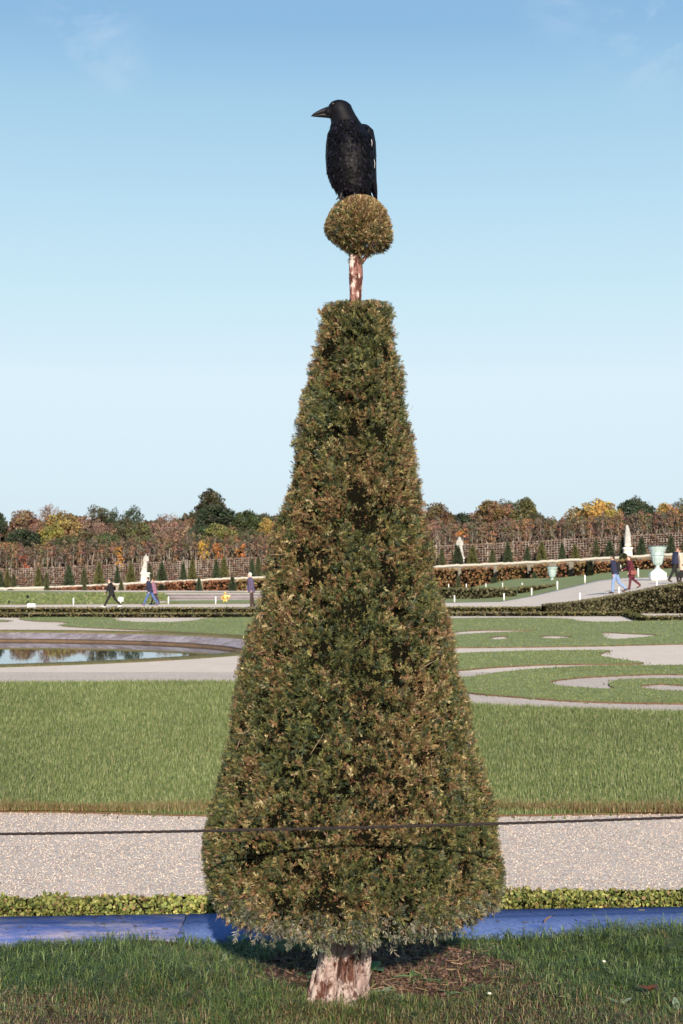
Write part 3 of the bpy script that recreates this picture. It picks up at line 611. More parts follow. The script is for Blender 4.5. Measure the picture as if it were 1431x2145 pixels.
# ================================================================ guard rope
dw = 4.56
pts = [P(px, 1747 + (1712-1747)*((px/1431)**1.35 if px > 0 else px/1431*.6), dw) for px in np.linspace(-1200, 2700, 60) if True]
pts = []
for px in np.linspace(-1000, 2500, 90):
    t = px / 1431; yy = 1747 - 16*t - 19*t*t if t > 0 else 1747 - 16*t
    pts.append(P(px, yy, dw))
mb = MB(); pa = np.array(pts)
fine = np.array([np.interp(np.linspace(0, 89, 1400), np.arange(90), pa[:, k]) for k in range(3)]).T
for ph in (0, 2.09, 4.19):                                   # three twisted strands
    s_ = np.linspace(0, 1400*.26, 1400); mb.tube(fine + np.c_[0*s_, .0022*np.cos(s_+ph), .0022*np.sin(s_+ph)], .0026, 6, False)
tag(mb.obj('guard_rope', M['cord'], None, True), 'thin dark twisted rope stretched in front of the big yew', 'rope')
# ================================================================ the crow
def CP(px, py, v=0.0): return np.array([TX(px), D0 + v*S, TZ(py)])
M['feather'] = mat('black_feathers', (.004,.004,.006), rough=.5, spec=.11, noise=[(60,.5,.75,(.008,.007,.012))], bump=[('NOISE',260,.5,.003)])
M['vane'] = mat('feather_vanes', tint=True, rough=.5, spec=.10)
M['beak'] = mat('horn_beak', (.012,.011,.012), rough=.42, spec=.35, bump=[('NOISE',400,.3,.001)])
M['eye'] = mat('eye', (.012,.009,.008), rough=.3, spec=.4)
M['claw'] = mat('scaly_foot', (.03,.028,.03), rough=.6, bump=[('VORONOI',500,.6,.001)])
crow = empty('crow', CP(735, 408)); tag(crow, 'black crow perched on top of the topiary ball, head turned left', 'bird')
CINV = Matrix.Translation(-crow.location)
def cpar(o, par=None): o.parent = par or crow; o.matrix_parent_inverse = CINV if par is None else Matrix.Identity(4); return o
def ringloft(mb, rows, n=20):
    V = []
    th = np.arange(n)/n*2*PI
    for (px, py, v, rx, ry) in rows:
        c = CP(px, py, v); V.append(c + np.c_[np.cos(th)*rx*S, np.sin(th)*ry*S, 0*th])
    mb.rings(np.array(V))
def densify(rows, k=4):
    rows = np.array(rows, float); t = np.arange(len(rows)); tt = np.linspace(0, len(rows)-1, (len(rows)-1)*k+1)
    return np.array([np.interp(tt, t, rows[:, j]) for j in range(rows.shape[1])]).T
body = [(752,414,6,10,8), (746,404,4,26,22), (741,392,2,38,32), (737,375,0,45,38), (735,350,-4,50,44), (735,320,-6,51,46), (735,295,-6,49,44), (733,275,-4,45,38), (729,258,-2,37,32), (724,244,-2,31,28), (718,230,-3,28,26), (713,218,-4,26.5,24), (712,209,-4,24,22), (711,203,-4,18,17), (710.5,199.5,-4,10,10), (710.5,198,-4,3,3)]
mb = MB(); ringloft(mb, densify(body), 28)
mb.cap(CP(697,224,-6), CP(688,225,-7), 14*S, 11*S)          # face running into the beak
mb.cap(CP(763,261,4), CP(771,285,8), 15*S, 15*S)            # shoulder
mb.cap(CP(716,395,-8), CP(715,402,-8), 10*S, 7*S)           # thighs
mb.cap(CP(744,396,-14), CP(742,403,-14), 11*S, 7*S)
ob = mb.union('body', M['feather'], None, .0028, 4); cpar(ob)
# small overlapping body feathers
me = ob.data; nv = len(me.vertices); co = np.empty(nv*3, np.float32); me.vertices.foreach_get('co', co); co = co.reshape(-1, 3).astype(float)
no = np.empty(nv*3, np.float32); me.vertices.foreach_get('normal', no); no = no.reshape(-1, 3).astype(float)
sel = rng.choice(nv, 5200, replace=True); p, nr = co[sel], no[sel]; facing = np.abs(p[:, 0] - TX(688)) + 0*p[:, 0]
hd = p[:, 2] > TZ(245)
ok = ~hd & (nr[:, 2] < .5); p, nr, hd = p[ok], nr[ok], hd[ok]; n = len(p)
flow = np.where(hd[:, None], np.array([[.75, .2, -.65]]), np.array([[.06, .1, -1.]])); flow = unit(flow - nr*(flow*nr).sum(1)[:, None] + rng.normal(0, .16, (n, 3)))
Ffe = np.array([[0,0,0],[-.28,0,.35],[-.22,0,.8],[0,0,1],[.22,0,.8],[.28,0,.35]]); FfeF = [[[0,1,2,3],[0,3,4,5]]]
Zf = unit(flow + nr*np.where(hd, .03, rng.uniform(.02, .12, n))[:, None]); Xf = unit(np.cross(nr, Zf)); s = np.where(hd, .008, .0175)*rng.uniform(.7, 1.2, n)
Vv = (p - nr*.0006)[:, None] + s[:, None, None]*(Ffe[None, :, :1]*Xf[:, None] + Ffe[None, :, 2:]*Zf[:, None])
Ff = [(np.array(FfeF[0])[None] + (np.arange(n)*6)[:, None, None]).reshape(-1, 4)]
cpar(link('body_feathers', mesh_np('body_feathers', Vv.reshape(-1, 3), Ff, rep(palette(n, [(.002,.002,.003), (.004,.0035,.006), (.014,.011,.019), (.003,.003,.003)], [4, 3, 1.2, 3]), 6)), M['vane']))
def feather_strip(path, wid, thick=.0008):
    path = np.array(path); path = np.array([np.interp(np.linspace(0, len(path)-1, 9), np.arange(len(path)), path[:, k]) for k in range(3)]).T
    T = unit(np.gradient(path, axis=0)); nrm = unit(np.array([[.75, -.6, .1]])); side = unit(np.cross(T, nrm)); t = np.linspace(0, 1, 9)
    ww = wid * np.sin(PI*np.clip(t*.86+.12, 0, 1))**.6; N_ = unit(np.cross(side, T))
    return np.stack([path - side*ww[:, None]*.5, path + N_*thick*2, path + side*ww[:, None]*.5, path - N_*thick], 1)
def wing(sgn, name):
    root = None; mb = MB()
    if sgn > 0: rows = [(765,250,4,8,10), (772,260,7,12,18), (774,285,10,15,26), (776,310,12,14,30), (779,340,14,11,28), (784,375,16,7,22), (788,402,18,4,12), (790,412,20,2,5)]
    else: rows = [(697,252,4,4,6), (693,268,6,8,16), (690,290,8,8,22), (689,315,10,8,26), (691,345,12,8,24), (700,372,14,7,18), (712,392,18,5,10)]
    ringloft(mb, densify(rows), 18); wo = mb.union(name, M['feather'], None, .0026, 3); cpar(wo)
    # primaries and coverts
    fb = MB()
    if sgn > 0:
        for q in range(8):
            a = q/7; fb.rings(feather_strip([CP(778-4*a, 290+8*q, -6+6*q), CP(784-2*a, 335+4*q, -8+6*q), CP(790-1.5*a, 385+2*q, 2+5*q), CP(791-2*a, 412-3*q, 8+4*q)], .013))
        for q in range(26):
            x0 = 768 + (q % 4)*3.5; y0 = 270 + (q//4)*13; fb.rings(feather_strip([CP(x0, y0, -20+3*(q%4)), CP(x0+3, y0+16, -24+3*(q%4)), CP(x0+5, y0+30, -20+3*(q%4))], .011))
    else:
        for q in range(7):
            fb.rings(feather_strip([CP(688, 300+6*q, -8+5*q), CP(686.5, 330+4*q, -8+5*q), CP(694+q, 362+3*q, 0+4*q), CP(704+q, 384+q, 6+3*q)], .011))
        for q in range(12):
            x0 = 688 + (q % 2)*4; y0 = 272 + (q//2)*13; fb.rings(feather_strip([CP(x0, y0, -16), CP(x0-1, y0+14, -20), CP(x0-1, y0+28, -16)], .010))
    f = fb.mesh('flight_feathers', True); a = f.color_attributes.new('tint', 'FLOAT_COLOR', 'POINT')
    a.data.foreach_set('color', np.tile([.007, .006, .011, 1], len(f.vertices)).astype(np.float32))
    fo = link('flight_feathers', f, M['vane']); fo.parent = wo; fo.matrix_parent_inverse = Matrix.Identity(4)
    if sgn > 0:
        pm = mat('wing_glint', (.4,.38,.36))  # pale strips paint the bright glints on the wing edge
        for pts_, w2 in (([CP(778,292,-36), CP(779.5,299,-38), CP(779,307,-36)], .004), ([CP(784,332,-26), CP(785.5,340,-26), CP(784.5,350,-24)], .0025)):
            gb = MB(); gb.rings(feather_strip(pts_, w2)); g = gb.obj('wing_glint_strip', pm, None); g.parent = wo; g.matrix_parent_inverse = Matrix.Identity(4)
wing(1, 'wing'); wing(-1, 'wing')
tb = MB()
for q in range(7):
    a = (q-3)/3; tb.rings(feather_strip([CP(762+a*6, 372, 22), CP(772+a*8, 398, 26+3*abs(a)), CP(781+a*10, 423-2*abs(a), 30+4*abs(a))], .016))
tb.cap(CP(760,385,18), CP(778,412,26), .014, .008)
cpar(tb.obj('tail', M['feather'], None, True))
# beak in two halves
bk = MB(); n = 14; th = np.arange(n)/n*2*PI; V = []
for (px, py, rz, ry) in densify([(692,221,10,10), (684,221.5,8.3,8.0), (674,223.5,6.4,6.0), (664,226.8,4.6,4.2), (656,230,3,2.5), (650.5,233.4,.8,.7)], 3):
    c = CP(px, py, -7); V.append(c + np.c_[0*th, np.cos(th)*ry*S, np.sin(th)*rz*S*np.where(np.sin(th) < 0, .75, 1)])
bk.rings(np.array(V)); cpar(bk.obj('upper_beak', M['beak'], None, True))
bk = MB(); V = []
for (px, py, rz, ry) in densify([(692,230,7.5,8), (684,230.5,6,6.5), (672,231.3,4.2,5), (660,232.6,2.0,2.6), (654,233.2,.8,1)], 3):
    c = CP(px, py, -7); V.append(c + np.c_[0*th, np.cos(th)*ry*S, np.sin(th)*rz*S])
bk.rings(np.array(V)); cpar(bk.obj('lower_beak', M['beak'], None, True))
eb = MB(); eb.ell(CP(698, 213, -24.5), (2.9*S, 2.6*S, 2.9*S), 14, 9); eo = cpar(eb.obj('eye', M['eye'], None, True))
eb = MB(); eb.ell(CP(697.6, 212.2, -27), (.55*S, .3*S, .55*S), 8, 5); g = eb.obj('eye_glint', mat('glint', (.4,.37,.25), rough=.2), None, True); g.parent = eo; g.matrix_parent_inverse = Matrix.Identity(4)  # pale bead painted in as the highlight of the eye
for (fx, fv) in ((714, -16), (742, -22)):
    lb = MB(); lb.cap(CP(fx+1, 400, fv+2), CP(fx, 411, fv), 2.6*S, 2.3*S, 8)
    for (dx, dv, dz) in ((-9, -9, 5), (-1, -13, 6), (8, -9, 5), (2, 9, 3)):
        lb.cap(CP(fx, 411, fv), CP(fx+dx*.6, 410+dz*.2, fv+dv*.6), 2.3*S, 2.0*S, 8); lb.cap(CP(fx+dx*.6, 410+dz*.2, fv+dv*.6), CP(fx+dx, 412+dz, fv+dv), 2.0*S, 1.2*S, 8)
    cpar(lb.union('foot', M['claw'], None, .0016, 1))
M['curb'] = mat('dark_curb', (.20,.16,.17), rough=.9, noise=[(.8,.4,.7,(.13,.10,.10))])
# ================================================================ pond
root = empty('pond', (PC[0], PC[1], 0)); tag(root, 'round sunken pond with grass rim, grey stone slope and dark inner wall', 'pond')
def ringmesh(name, prof, m, label=None, n=160):
    th = np.arange(n)/n*2*PI; V = np.array([np.c_[r*np.cos(th), r*np.sin(th), np.full(n, z)] for r, z in prof]); mb = MB(); mb.rings(V, False); o = mb.obj(name, m, root, True)
    for p in o.data.polygons:
        if p.normal.z < -.01: p.flip()
    if label: o['label'] = label
    return o
ringmesh('grass_rim', [(9.52, -.02), (9.50, .02), (9.3, .035), (9.0, .03), (8.87, .01), (8.85, -.07)], mat('rim_turf', (.10,.105,.035), rough=1, noise=[(1.1,.4,.6,(.16,.12,.055)),(6,.5,.7,(.07,.085,.025))], bump=[('NOISE',12,.8,.06)]))
ringmesh('stone_slope', [(8.87, -.03), (8.6, -.10), (8.30, -.19)], M['pool_stone'])
ringmesh('inner_wall', [(8.30, -.188), (8.26, -.23), (8.24, -.6)], M['brick'])
ringmesh('wall_ledge', [(8.26, -.225), (8.20, -.23), (8.18, -.6)], mat('ledge', (.16,.10,.055), rough=.9, noise=[(3,.4,.7,(.09,.06,.04))]))
th = np.arange(128)/128*2*PI; mb = MB(); mb.add(np.c_[8.22*np.cos(th), 8.22*np.sin(th), 0*th - .26], [[list(range(128))]]); o = mb.obj('water', M['water']); o.location = root.location; tag(o, kind='structure')
b = M['water'].node_tree; bmp = b.nodes.new('ShaderNodeBump'); nzz = b.nodes.new('ShaderNodeTexNoise'); nzz.inputs['Scale'].default_value = 3; bmp.inputs['Strength'].default_value = .02; bmp.inputs['Distance'].default_value = .004
tcc = b.nodes.new('ShaderNodeTexCoord'); b.links.new(tcc.outputs['Object'], nzz.inputs['Vector']); b.links.new(nzz.outputs['Fac'], bmp.inputs['Height']); b.links.new(bmp.outputs['Normal'], b.nodes['Principled BSDF'].inputs['Normal'])
# ---- rim tufts
def tufts(name, x, y, z, h, w_, cols, wts, label, nmod=None, lean=.6):
    n = len(x); V, Fs, tt = blades(name, np.c_[x, y, z], h, w_, palette(n, cols, wts) * (1 if nmod is None else nmod[:, None]), lean=lean, seg2=False)
    return tag(link(name, mesh_np(name, V, Fs, tt), M['grass']), label, 'grass', kind='stuff')
n = 30000; a = rng.uniform(0, 2*PI, n); r = rng.uniform(8.87, 9.52, n); x = PC[0] + r*np.cos(a); y = PC[1] + r*np.sin(a)
tufts('pond_rim_grass', x, y, 0*x + .01, rng.uniform(.015, .04, n), rng.uniform(.01, .02, n), [(.10,.11,.04), (.16,.125,.06), (.12,.085,.045), (.075,.095,.03)], [3, 3, 2, 3], 'short dry grass on the rim of the round pond')
# ================================================================ lawns of the parterre
def GP(pts): return [G(px, py, 0.0)[:2] for px, py in pts]
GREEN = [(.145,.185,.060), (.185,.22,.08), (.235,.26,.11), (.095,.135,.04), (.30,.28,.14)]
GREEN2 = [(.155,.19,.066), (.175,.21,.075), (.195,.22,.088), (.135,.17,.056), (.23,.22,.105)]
def lawn(pts, holes, label_n, z=.026, nblades=0, sm=4, hb=(.02,.05), wb_=(.008,.02)):
    outer = smooth_loop(GP(pts), sm) if sm > 1 else GP(pts); hs = [smooth_loop(GP(h), 5) for h in holes]
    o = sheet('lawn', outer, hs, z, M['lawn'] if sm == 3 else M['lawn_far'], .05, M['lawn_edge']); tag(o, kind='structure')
    # irregular tufts along the edges, browner there
    E = []
    for lp in [outer] + hs:
        lp = np.array([list(q)[:2] for q in lp]); nx_ = np.roll(lp, -1, 0); sl = np.hypot(*(nx_ - lp).T)
        near = lp[:, 1].clip(9, 90); k = np.minimum((sl * 90 / near**.5).astype(int), 3000)
        for a_, b_, c_ in zip(lp, nx_, k):
            if c_ > 0: t = rng.uniform(0, 1, (c_, 1)); E.append(a_*(1-t) + b_*t + rng.normal(0, .05 + .0012*a_[1], (c_, 2)))
    E = np.vstack(E); n = len(E)
    tufts('edge_grass', E[:, 0], E[:, 1], 0*E[:, 0] + z - .02, rng.uniform(.02, .045, n), rng.uniform(.01, .022, n)*(1 + E[:, 1]/45), [(.11,.12,.035), (.19,.14,.06), (.14,.085,.045), (.08,.12,.03)], [3, 2.4, 2, 2.5], 'ragged dry grass along the edge of ' + label_n)
    if nblades:
        A = np.array([list(q)[:2] for q in outer]); xm, ym = A.min(0); xM, yM = A.max(0); xm = max(xm, -.36*yM); xM = min(xM, .36*yM)
        y = ym + (yM - ym) * rng.uniform(0, 1, nblades) ** 1.25; x = rng.uniform(-1, 1, nblades) * .33 * y + 0; ok = inpoly(x, y, A)
        for h in hs: ok &= ~inpoly(x, y, [list(q)[:2] for q in h])
        x, y = x[ok], y[ok]; n = len(x); sc = (y / 10) ** .55
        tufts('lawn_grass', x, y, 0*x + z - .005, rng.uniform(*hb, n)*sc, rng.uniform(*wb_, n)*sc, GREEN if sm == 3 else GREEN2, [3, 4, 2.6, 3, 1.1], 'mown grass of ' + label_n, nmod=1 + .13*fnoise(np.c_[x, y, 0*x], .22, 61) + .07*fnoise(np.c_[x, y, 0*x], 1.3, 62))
# the large near lawn
near = [(-900,1432),(-300,1432),(0,1433),(300,1431),(480,1431),(620,1437),(760,1452),(900,1467),(1000,1478),(1100,1483),(1250,1489),(1431,1494),(2000,1502),(2500,1506),(2700,1700),(1800,1708),(1431,1706),(1250,1709),(1050,1712),(700,1712),(425,1712),(200,1706),(0,1703),(-700,1698),(-1400,1600)]
lawn(near, [], 'the broad lawn behind the gravel path', z=.018, nblades=330000, sm=3, hb=(.022,.05), wb_=(.005,.010))
g0 = G(715, 1706); n = 22000; x = rng.uniform(-3.4, 3.4, n); y = g0.y - .03 + np.abs(rng.normal(0, .15, n))*(1 + .6*fnoise(np.c_[x, 0*x, 0*x], .6, 24)) + .04*np.sin(x*2.2); 
tufts('dry_fringe', x, y, 0*x + .025, rng.uniform(.02, .055, n), rng.uniform(.004, .009, n), [(.30,.22,.11), (.20,.14,.06), (.15,.16,.05), (.14,.08,.04)], [3, 3, 3, 1.5], 'straw coloured fringe where the broad lawn meets the gravel path')
lawn([(900,1424),(978,1421),(1048,1411),(1160,1401),(1271,1397),(1431,1396),(1700,1398),(1900,1430),(1700,1475),(1431,1477),(1208,1472),(1085,1463),(989,1455),(915,1444)],
     [[(1152,1431),(1215,1422),(1338,1416),(1431,1415),(1560,1418),(1560,1424),(1431,1424),(1308,1425.5),(1275,1435),(1286,1446),(1234,1444),(1178,1440)],
      [(1341,1440),(1382,1435.5),(1431,1438),(1560,1440),(1560,1452),(1431,1451),(1364,1447)]], 'the scrolled lawn at right', nblades=60000, hb=(.010,.022), wb_=(.010,.02))
lawn([(850,1377),(905,1371),(963,1370),(1122,1365),(1266,1364),(1270,1367),(1256,1375),(1308,1385),(1342,1389),(1343,1392),(1290,1393),(1160,1394),(1048,1399),(974,1405),(900,1411),(850,1405)], [], 'the pointed lawn at right', nblades=40000, hb=(.010,.02), wb_=(.010,.022))
lawn([(820,1298),(948,1296),(1100,1295),(1190,1297),(1223,1303),(1308,1303),(1356,1300),(1431,1298.5),(1800,1297),(1800,1345),(1431,1350.5),(1400,1351),(1234,1355),(1085,1357),(961,1358),(820,1359)],
     [[(955,1325),(1022,1321.5),(1130,1322),(1060,1325),(1000,1328),(955,1331)], [(1028,1336.5),(1060,1334.6),(1063,1340),(1034,1341)], [(1126,1335.7),(1160,1333),(1200,1336),(1160,1339.4)],
      [(1262,1327),(1308,1328),(1378,1332),(1327,1338),(1278,1340)]], 'the farthest scrolled lawn at right', nblades=40000, hb=(.008,.018), wb_=(.012,.03))
lawn([(41,1297),(60,1294.5),(120,1293.5),(200,1293.7),(240,1296.5),(252,1302),(333,1304.5),(405,1301),(425,1297),(480,1294.5),(560,1294),(720,1294),(720,1345),(560,1336),(391,1326),(274,1320),(157,1314.5),(128,1310.5),(142,1305),(70,1302)], [], 'the lawn behind the pond', nblades=30000, hb=(.008,.018), wb_=(.012,.03))
lawn([(-300,1299),(-40,1299),(14,1300),(18,1302),(-20,1304),(-300,1305)], [], 'the small lawn tip at the left edge', sm=2)
# far lawn beyond the walk at left (reaches the orange hedge)
lawn([(-400,1250),(-50,1243),(60,1243),(110,1244),(180,1243),(270,1242.5),(340,1244),(352,1250),(352,1258),(300,1262),(345,1264.5),(345,1265.5),(-400,1266)], [], 'the far lawn beyond the walk', sm=2, nblades=20000, hb=(.02,.045), wb_=(.05,.10))
lawn([(352,1258.5),(420,1258),(560,1257),(700,1257),(700,1265),(560,1265),(352,1265.5)], [], 'the narrow far lawn left of the topiary', sm=1)
lawn([(-400,1238.5),(-50,1237.5),(70,1238),(180,1239.5),(260,1240.3),(420,1240.6),(700,1240.6),(700,1242),(420,1242),(250,1241),(120,1242),(-400,1242)], [], 'the far bank foot', sm=1)
for (yy, hgt, lab) in ((1249, .16, 'upper'), (1255.5, .14, 'lower')):
    a_, b_ = G(352, yy), G(600, yy - .5); mb = MB(); L_ = (b_ - a_).length
    mb.box(((a_.x + b_.x)/2, (a_.y + b_.y)/2, hgt/2), (L_/2, .5, hgt/2), math.atan2(b_.y - a_.y, b_.x - a_.x)); tag(mb.obj('stone_curb', M['curb']), f'{lab} long grey stone curb beyond the walk, left of the topiary', 'curb')
# ================================================================ hedges from leaf clusters on a twig core
LQ = np.array([[-.5,0,-.1],[.5,0,-.1],[.35,.12,.9],[-.35,.12,.9]]); LQF = [[[0,1,2,3]]]
def hedge(name, base, tops, width, cols, wts, label, cat='hedge', leaf=.1, dens=60, group=None, wav=.0, seed=70):
    """base: list of Vector along the front foot, tops: heights; the body stretches back by width"""
    B = np.array([list(b) for b in base]); H = np.array(tops, float); s = np.r_[0, np.cumsum(np.linalg.norm(np.diff(B, axis=0), axis=1))]
    m = max(12, int(s[-1] / .8)); t = np.linspace(0, s[-1], m); Bt = np.array([np.interp(t, s, B[:, k]) for k in range(3)]).T; Ht = np.interp(t, s, H) * (1 + wav*fnoise(np.c_[t, 0*t, 0*t], .25, seed))
    T = unit(np.gradient(Bt, axis=0)); Nn = np.c_[-T[:, 1], T[:, 0], 0*T[:, 0]]; Nn *= np.sign(Nn[:, 1:2] + 1e-9)      # away from the camera
    ins = leaf * .45; z = lambda k: np.c_[0*k, 0*k, k]
    R = np.stack([Bt + Nn*ins - z(0*Ht+.1), Bt + Nn*ins + z(Ht - ins), Bt + Nn*(width - ins) + z(Ht - ins), Bt + Nn*(width-ins) - z(0*Ht+.1)], 1)
    o0 = Bt[0]; root = empty(name, o0); tag(root, label, cat, group)
    mb = MB(); mb.rings(R - o0); mb.obj('shaded_twig_core', M['core'], root)
    area = s[-1] * (H.mean() + width); n = int(min(34000, area * dens)); u = rng.uniform(0, s[-1], n)
    p = np.array([np.interp(u, t, Bt[:, k]) for k in range(3)]).T; h = np.interp(u, t, Ht); nn = np.array([np.interp(u, t, Nn[:, k]) for k in range(3)]).T
    face = rng.uniform(0, 1, n); pf = H.mean() / (H.mean()*1.3 + width); front = face < pf; back = face > 1 - .3*pf
    vv = rng.uniform(0, 1, n); ww = rng.uniform(0, width, n)
    pos = p + z(np.where(front | back, vv*h, h)) + nn*np.where(front, 0, np.where(back, width, ww))[:, None] + rng.normal(0, leaf*.2, (n, 3))
    D = np.where(front[:, None], -nn, np.where(back[:, None], nn, np.array([[0, 0, 1.]])))*.6 + rng.normal(0, .6, (n, 3)) + np.array([[0, 0, .35]])
    V, Fs = scatter(LQ, LQF, pos - o0, D, rng.uniform(.6, 1.3, n)*leaf)
    c = palette(n, cols, wts, .22) * (1 + .22*fnoise(pos, .35, seed+1) + .12*fnoise(pos, 1.2, seed+2))[:, None]
    link('foliage', mesh_np('foliage', V, Fs, rep(c, 4)), M['leaf'], root); return root
BOX = [(.14,.13,.05), (.18,.15,.06), (.10,.10,.035), (.21,.16,.075)]
def gl(pxs, py): return [G(a, b, 0) for a, b in zip(pxs, py)]
hedge('box_edging', gl([-120, 200, 560, 760], [1284.5]*4), [.22]*4, .5, BOX, [3,3,3,2], 'far low box edging line along the walk, left of the topiary', leaf=.06, dens=260, seed=71)
hedge('box_edging', gl([-120, 200, 560, 760], [1294]*4), [.17]*4, .4, BOX, [3,3,3,2], 'near low box edging line behind the pond lawn, left side', leaf=.055, dens=300, seed=73)
hedge('box_edging', gl([780, 940, 1139], [1283]*3), [.22]*3, .5, BOX, [3,3,3,2], 'low clipped edging right of the topiary ending in a dark gap', leaf=.06, dens=260, seed=75)
hedge('box_edging', gl([780, 1000, 1322], [1291, 1291, 1291]), [.15]*3, .4, BOX, [3,3,3,2], 'near low box edging line at right, before the gravel strip', leaf=.055, dens=300, seed=77)
hedge('box_edging', gl([1316, 1354], [1289, 1302]), [.17]*2, .35, [(.05,.055,.016), (.07,.07,.02)], [1,1], 'short dark box edging running towards the camera at right', leaf=.055, dens=300, seed=79)
hedge('box_edging', gl([1352, 1431, 1800], [1302, 1300, 1297]), [.16]*3, .35, BOX, [3,3,3,2], 'box edging at the right frame edge before the tall hedge', leaf=.055, dens=300, seed=81)
# ramp path with the tall sloping hedge in front
RPX = np.array([700, 880, 950, 1050, 1115, 1200, 1250, 1300, 1365, 1431, 1600, 1900]); RN = np.array([1275, 1274, 1273.5, 1273, 1271, 1264, 1256.5, 1248.5, 1235, 1223, 1192, 1150.]); RDN = np.array([74, 74, 73, 72, 70, 68, 67, 66.5, 66, 66, 66, 66.])
RF = np.array([1265, 1264, 1263, 1261, 1249, 1229.5, 1217, 1211, 1210, 1208, 1180, 1145.]); RDF = np.array([89, 90, 92, 96, 99, 100, 100, 99, 96, 94, 92, 92.])
def ramp(px, f):
    yn = np.interp(px, RPX, RN); dn = np.interp(px, RPX, RDN); yf = np.interp(px, RPX, RF); df = np.interp(px, RPX, RDF)
    a, b_ = P(px, yn, dn), P(px, yf, df); return a*(1-f) + b_*f
def ramp_at(px, py):
    yn = np.interp(px, RPX, RN); lo, hi = 0., 1.
    for _ in range(30):
        f = (lo+hi)/2; v = ramp(px, f); yy = CY - F*math.tan(math.atan2(v.z - CH, v.y) - TILT)
        if yy > py: lo = f
        else: hi = f
    return ramp(px, (lo+hi)/2)
pxs = np.linspace(700, 1900, 140); V = []; 
for px in pxs:
    for f in np.linspace(-.02, 1, 8): v = ramp(px, f); V.append((v.x, v.y, max(v.z, .0) + .02))
    v = ramp(px, 1.0); V.append((v.x, v.y + 1.2, max(v.z, 0) - .6))
V = np.array(V); i = (np.arange(139)[:, None]*9 + np.arange(8)[None]).ravel()
o = link('sloping_path', mesh_np('sloping_path', V, [np.c_[i, i+9, i+10, i+1]], smooth=True), M['gravel_far']); tag(o, kind='structure')
hp = [1141, 1180, 1215, 1250, 1300, 1365, 1431, 1500, 1600]; base = []; tops = []
for px in hp:
    v = ramp(px, 0); b0 = G(px, 1283.5, 0); d = min(v.y - 1.3, 64.5); bb = PX(px, d, 0.0); bb.x = (px-CX)/F*d; base.append(bb); tops.append(max(P(px, np.interp(px, RPX, RN), d).z, .2))
hedge('tall_hedge', base, tops, 1.25, [(.115,.105,.05), (.16,.14,.075), (.08,.08,.036), (.18,.15,.09)], [3,3,3,2], 'tall clipped dark hedge rising to the right beside the sloping path', leaf=.07, dens=380, seed=83)
# flat clipped hedge and verge beyond the path, right of the topiary
b0 = [P(800, 1258, 104), P(940, 1258, 104), P(1083, 1256, 104)]; b0 = [Vector((v.x, v.y, 0)) for v in b0]
hedge('clipped_hedge', b0, [.75, .78, .78], 1.5, [(.12,.115,.055), (.17,.155,.085), (.09,.085,.04)], [3,2,3], 'long grey green clipped hedge beyond the walk, right of the topiary', leaf=.13, dens=110, seed=85)
b0 = [Vector((P(1088, 1250, 112).x, 112, .0)), Vector((P(1165, 1240, 112).x, 112, .25))]
hedge('clipped_hedge', b0, [.8, .75], 1.2, [(.13,.115,.05), (.18,.15,.08), (.10,.09,.035)], [3,2,3], 'short brownish clipped hedge after the dark gap, before the small vase', leaf=.13, dens=110, seed=87)
vg = []
for px in np.linspace(900, 1700, 60):
    v = ramp(px, 1.0); u = P(px, np.interp(px, [900,1000,1115,1169,1227,1280,1431,1700], [1256,1256,1244,1231,1218,1210,1207,1180]), v.y + 9)
    vg += [(v.x, v.y - .05, max(v.z, 0) + .035), (u.x, u.y, max(u.z, .0) + .03), (u.x, u.y + 60, max(u.z, 0) - .1)]
vg = np.array(vg); i = (np.arange(59)[:, None]*3 + np.arange(2)[None]).ravel(); tag(link('grass_verge', mesh_np('grass_verge', vg, [np.c_[i, i+3, i+4, i+1]], smooth=True), M['lawn_far']), kind='structure')
# ================================================================ back terrace
def BD(px): return 205 - 40*np.clip((px + 200)/1831, 0, 1)
BX = [-400, 0, 140, 300, 540, 930, 1100, 1250, 1431, 1900]; BY = [1236, 1230, 1226, 1218, 1207, 1184, 1177, 1169, 1159, 1135]
def BL(px, back=0.0): d = BD(px); v = P(px, np.interp(px, BX, BY), d); v = v.copy(); v.x *= (d + back)/d; v.y += back; return v
# bank in front of the trellis down to the hedge, grass behind
V = []; NP = 90; pxs = np.linspace(-400, 1900, NP)
for px in pxs:
    a = BL(px); V += [tuple(BL(px, -7) + Vector((0, 0, -.12))), tuple(a), tuple(BL(px, 12)), tuple(BL(px, 60)), tuple(BL(px, 400))]
V = np.array(V); i = (np.arange(NP-1)[:, None]*5 + np.arange(4)[None]).ravel()
tag(link('terrace_ground', mesh_np('terrace_ground', V, [np.c_[i, i+5, i+6, i+1]], smooth=True), mat('terrace_grass', (.22,.21,.13), rough=1, noise=[(.3,.4,.7,(.36,.33,.24)),(2,.5,.8,(.13,.14,.06))])), kind='structure')
# retaining wall under the bank
def wall_seg(px0, px1, label):
    mb = MB(); n = 30; R = []
    for px in np.linspace(px0, px1, 110):
        t = BL(px, -7); z0 = -.3; zt = t.z - .10; zt += .03*math.sin(px*.35) + random.uniform(-.04, .04); R.append([(t.x, t.y - .9, z0), (t.x, t.y - .9, zt - .22), (t.x, t.y - 1.05, zt - .22), (t.x, t.y - 1.05, zt + .06), (t.x, t.y + .3, zt + .08), (t.x, t.y + .3, z0)])
    mb.rings(np.array(R)); return tag(mb.obj('retaining_wall', M['stone']), label, 'wall')
wall_seg(-200, 640, 'long pale stone terrace wall left of the topiary, half hidden by a red hedge')
wall_seg(820, 1650, 'long pale stone terrace wall right of the topiary, behind the orange hedge')
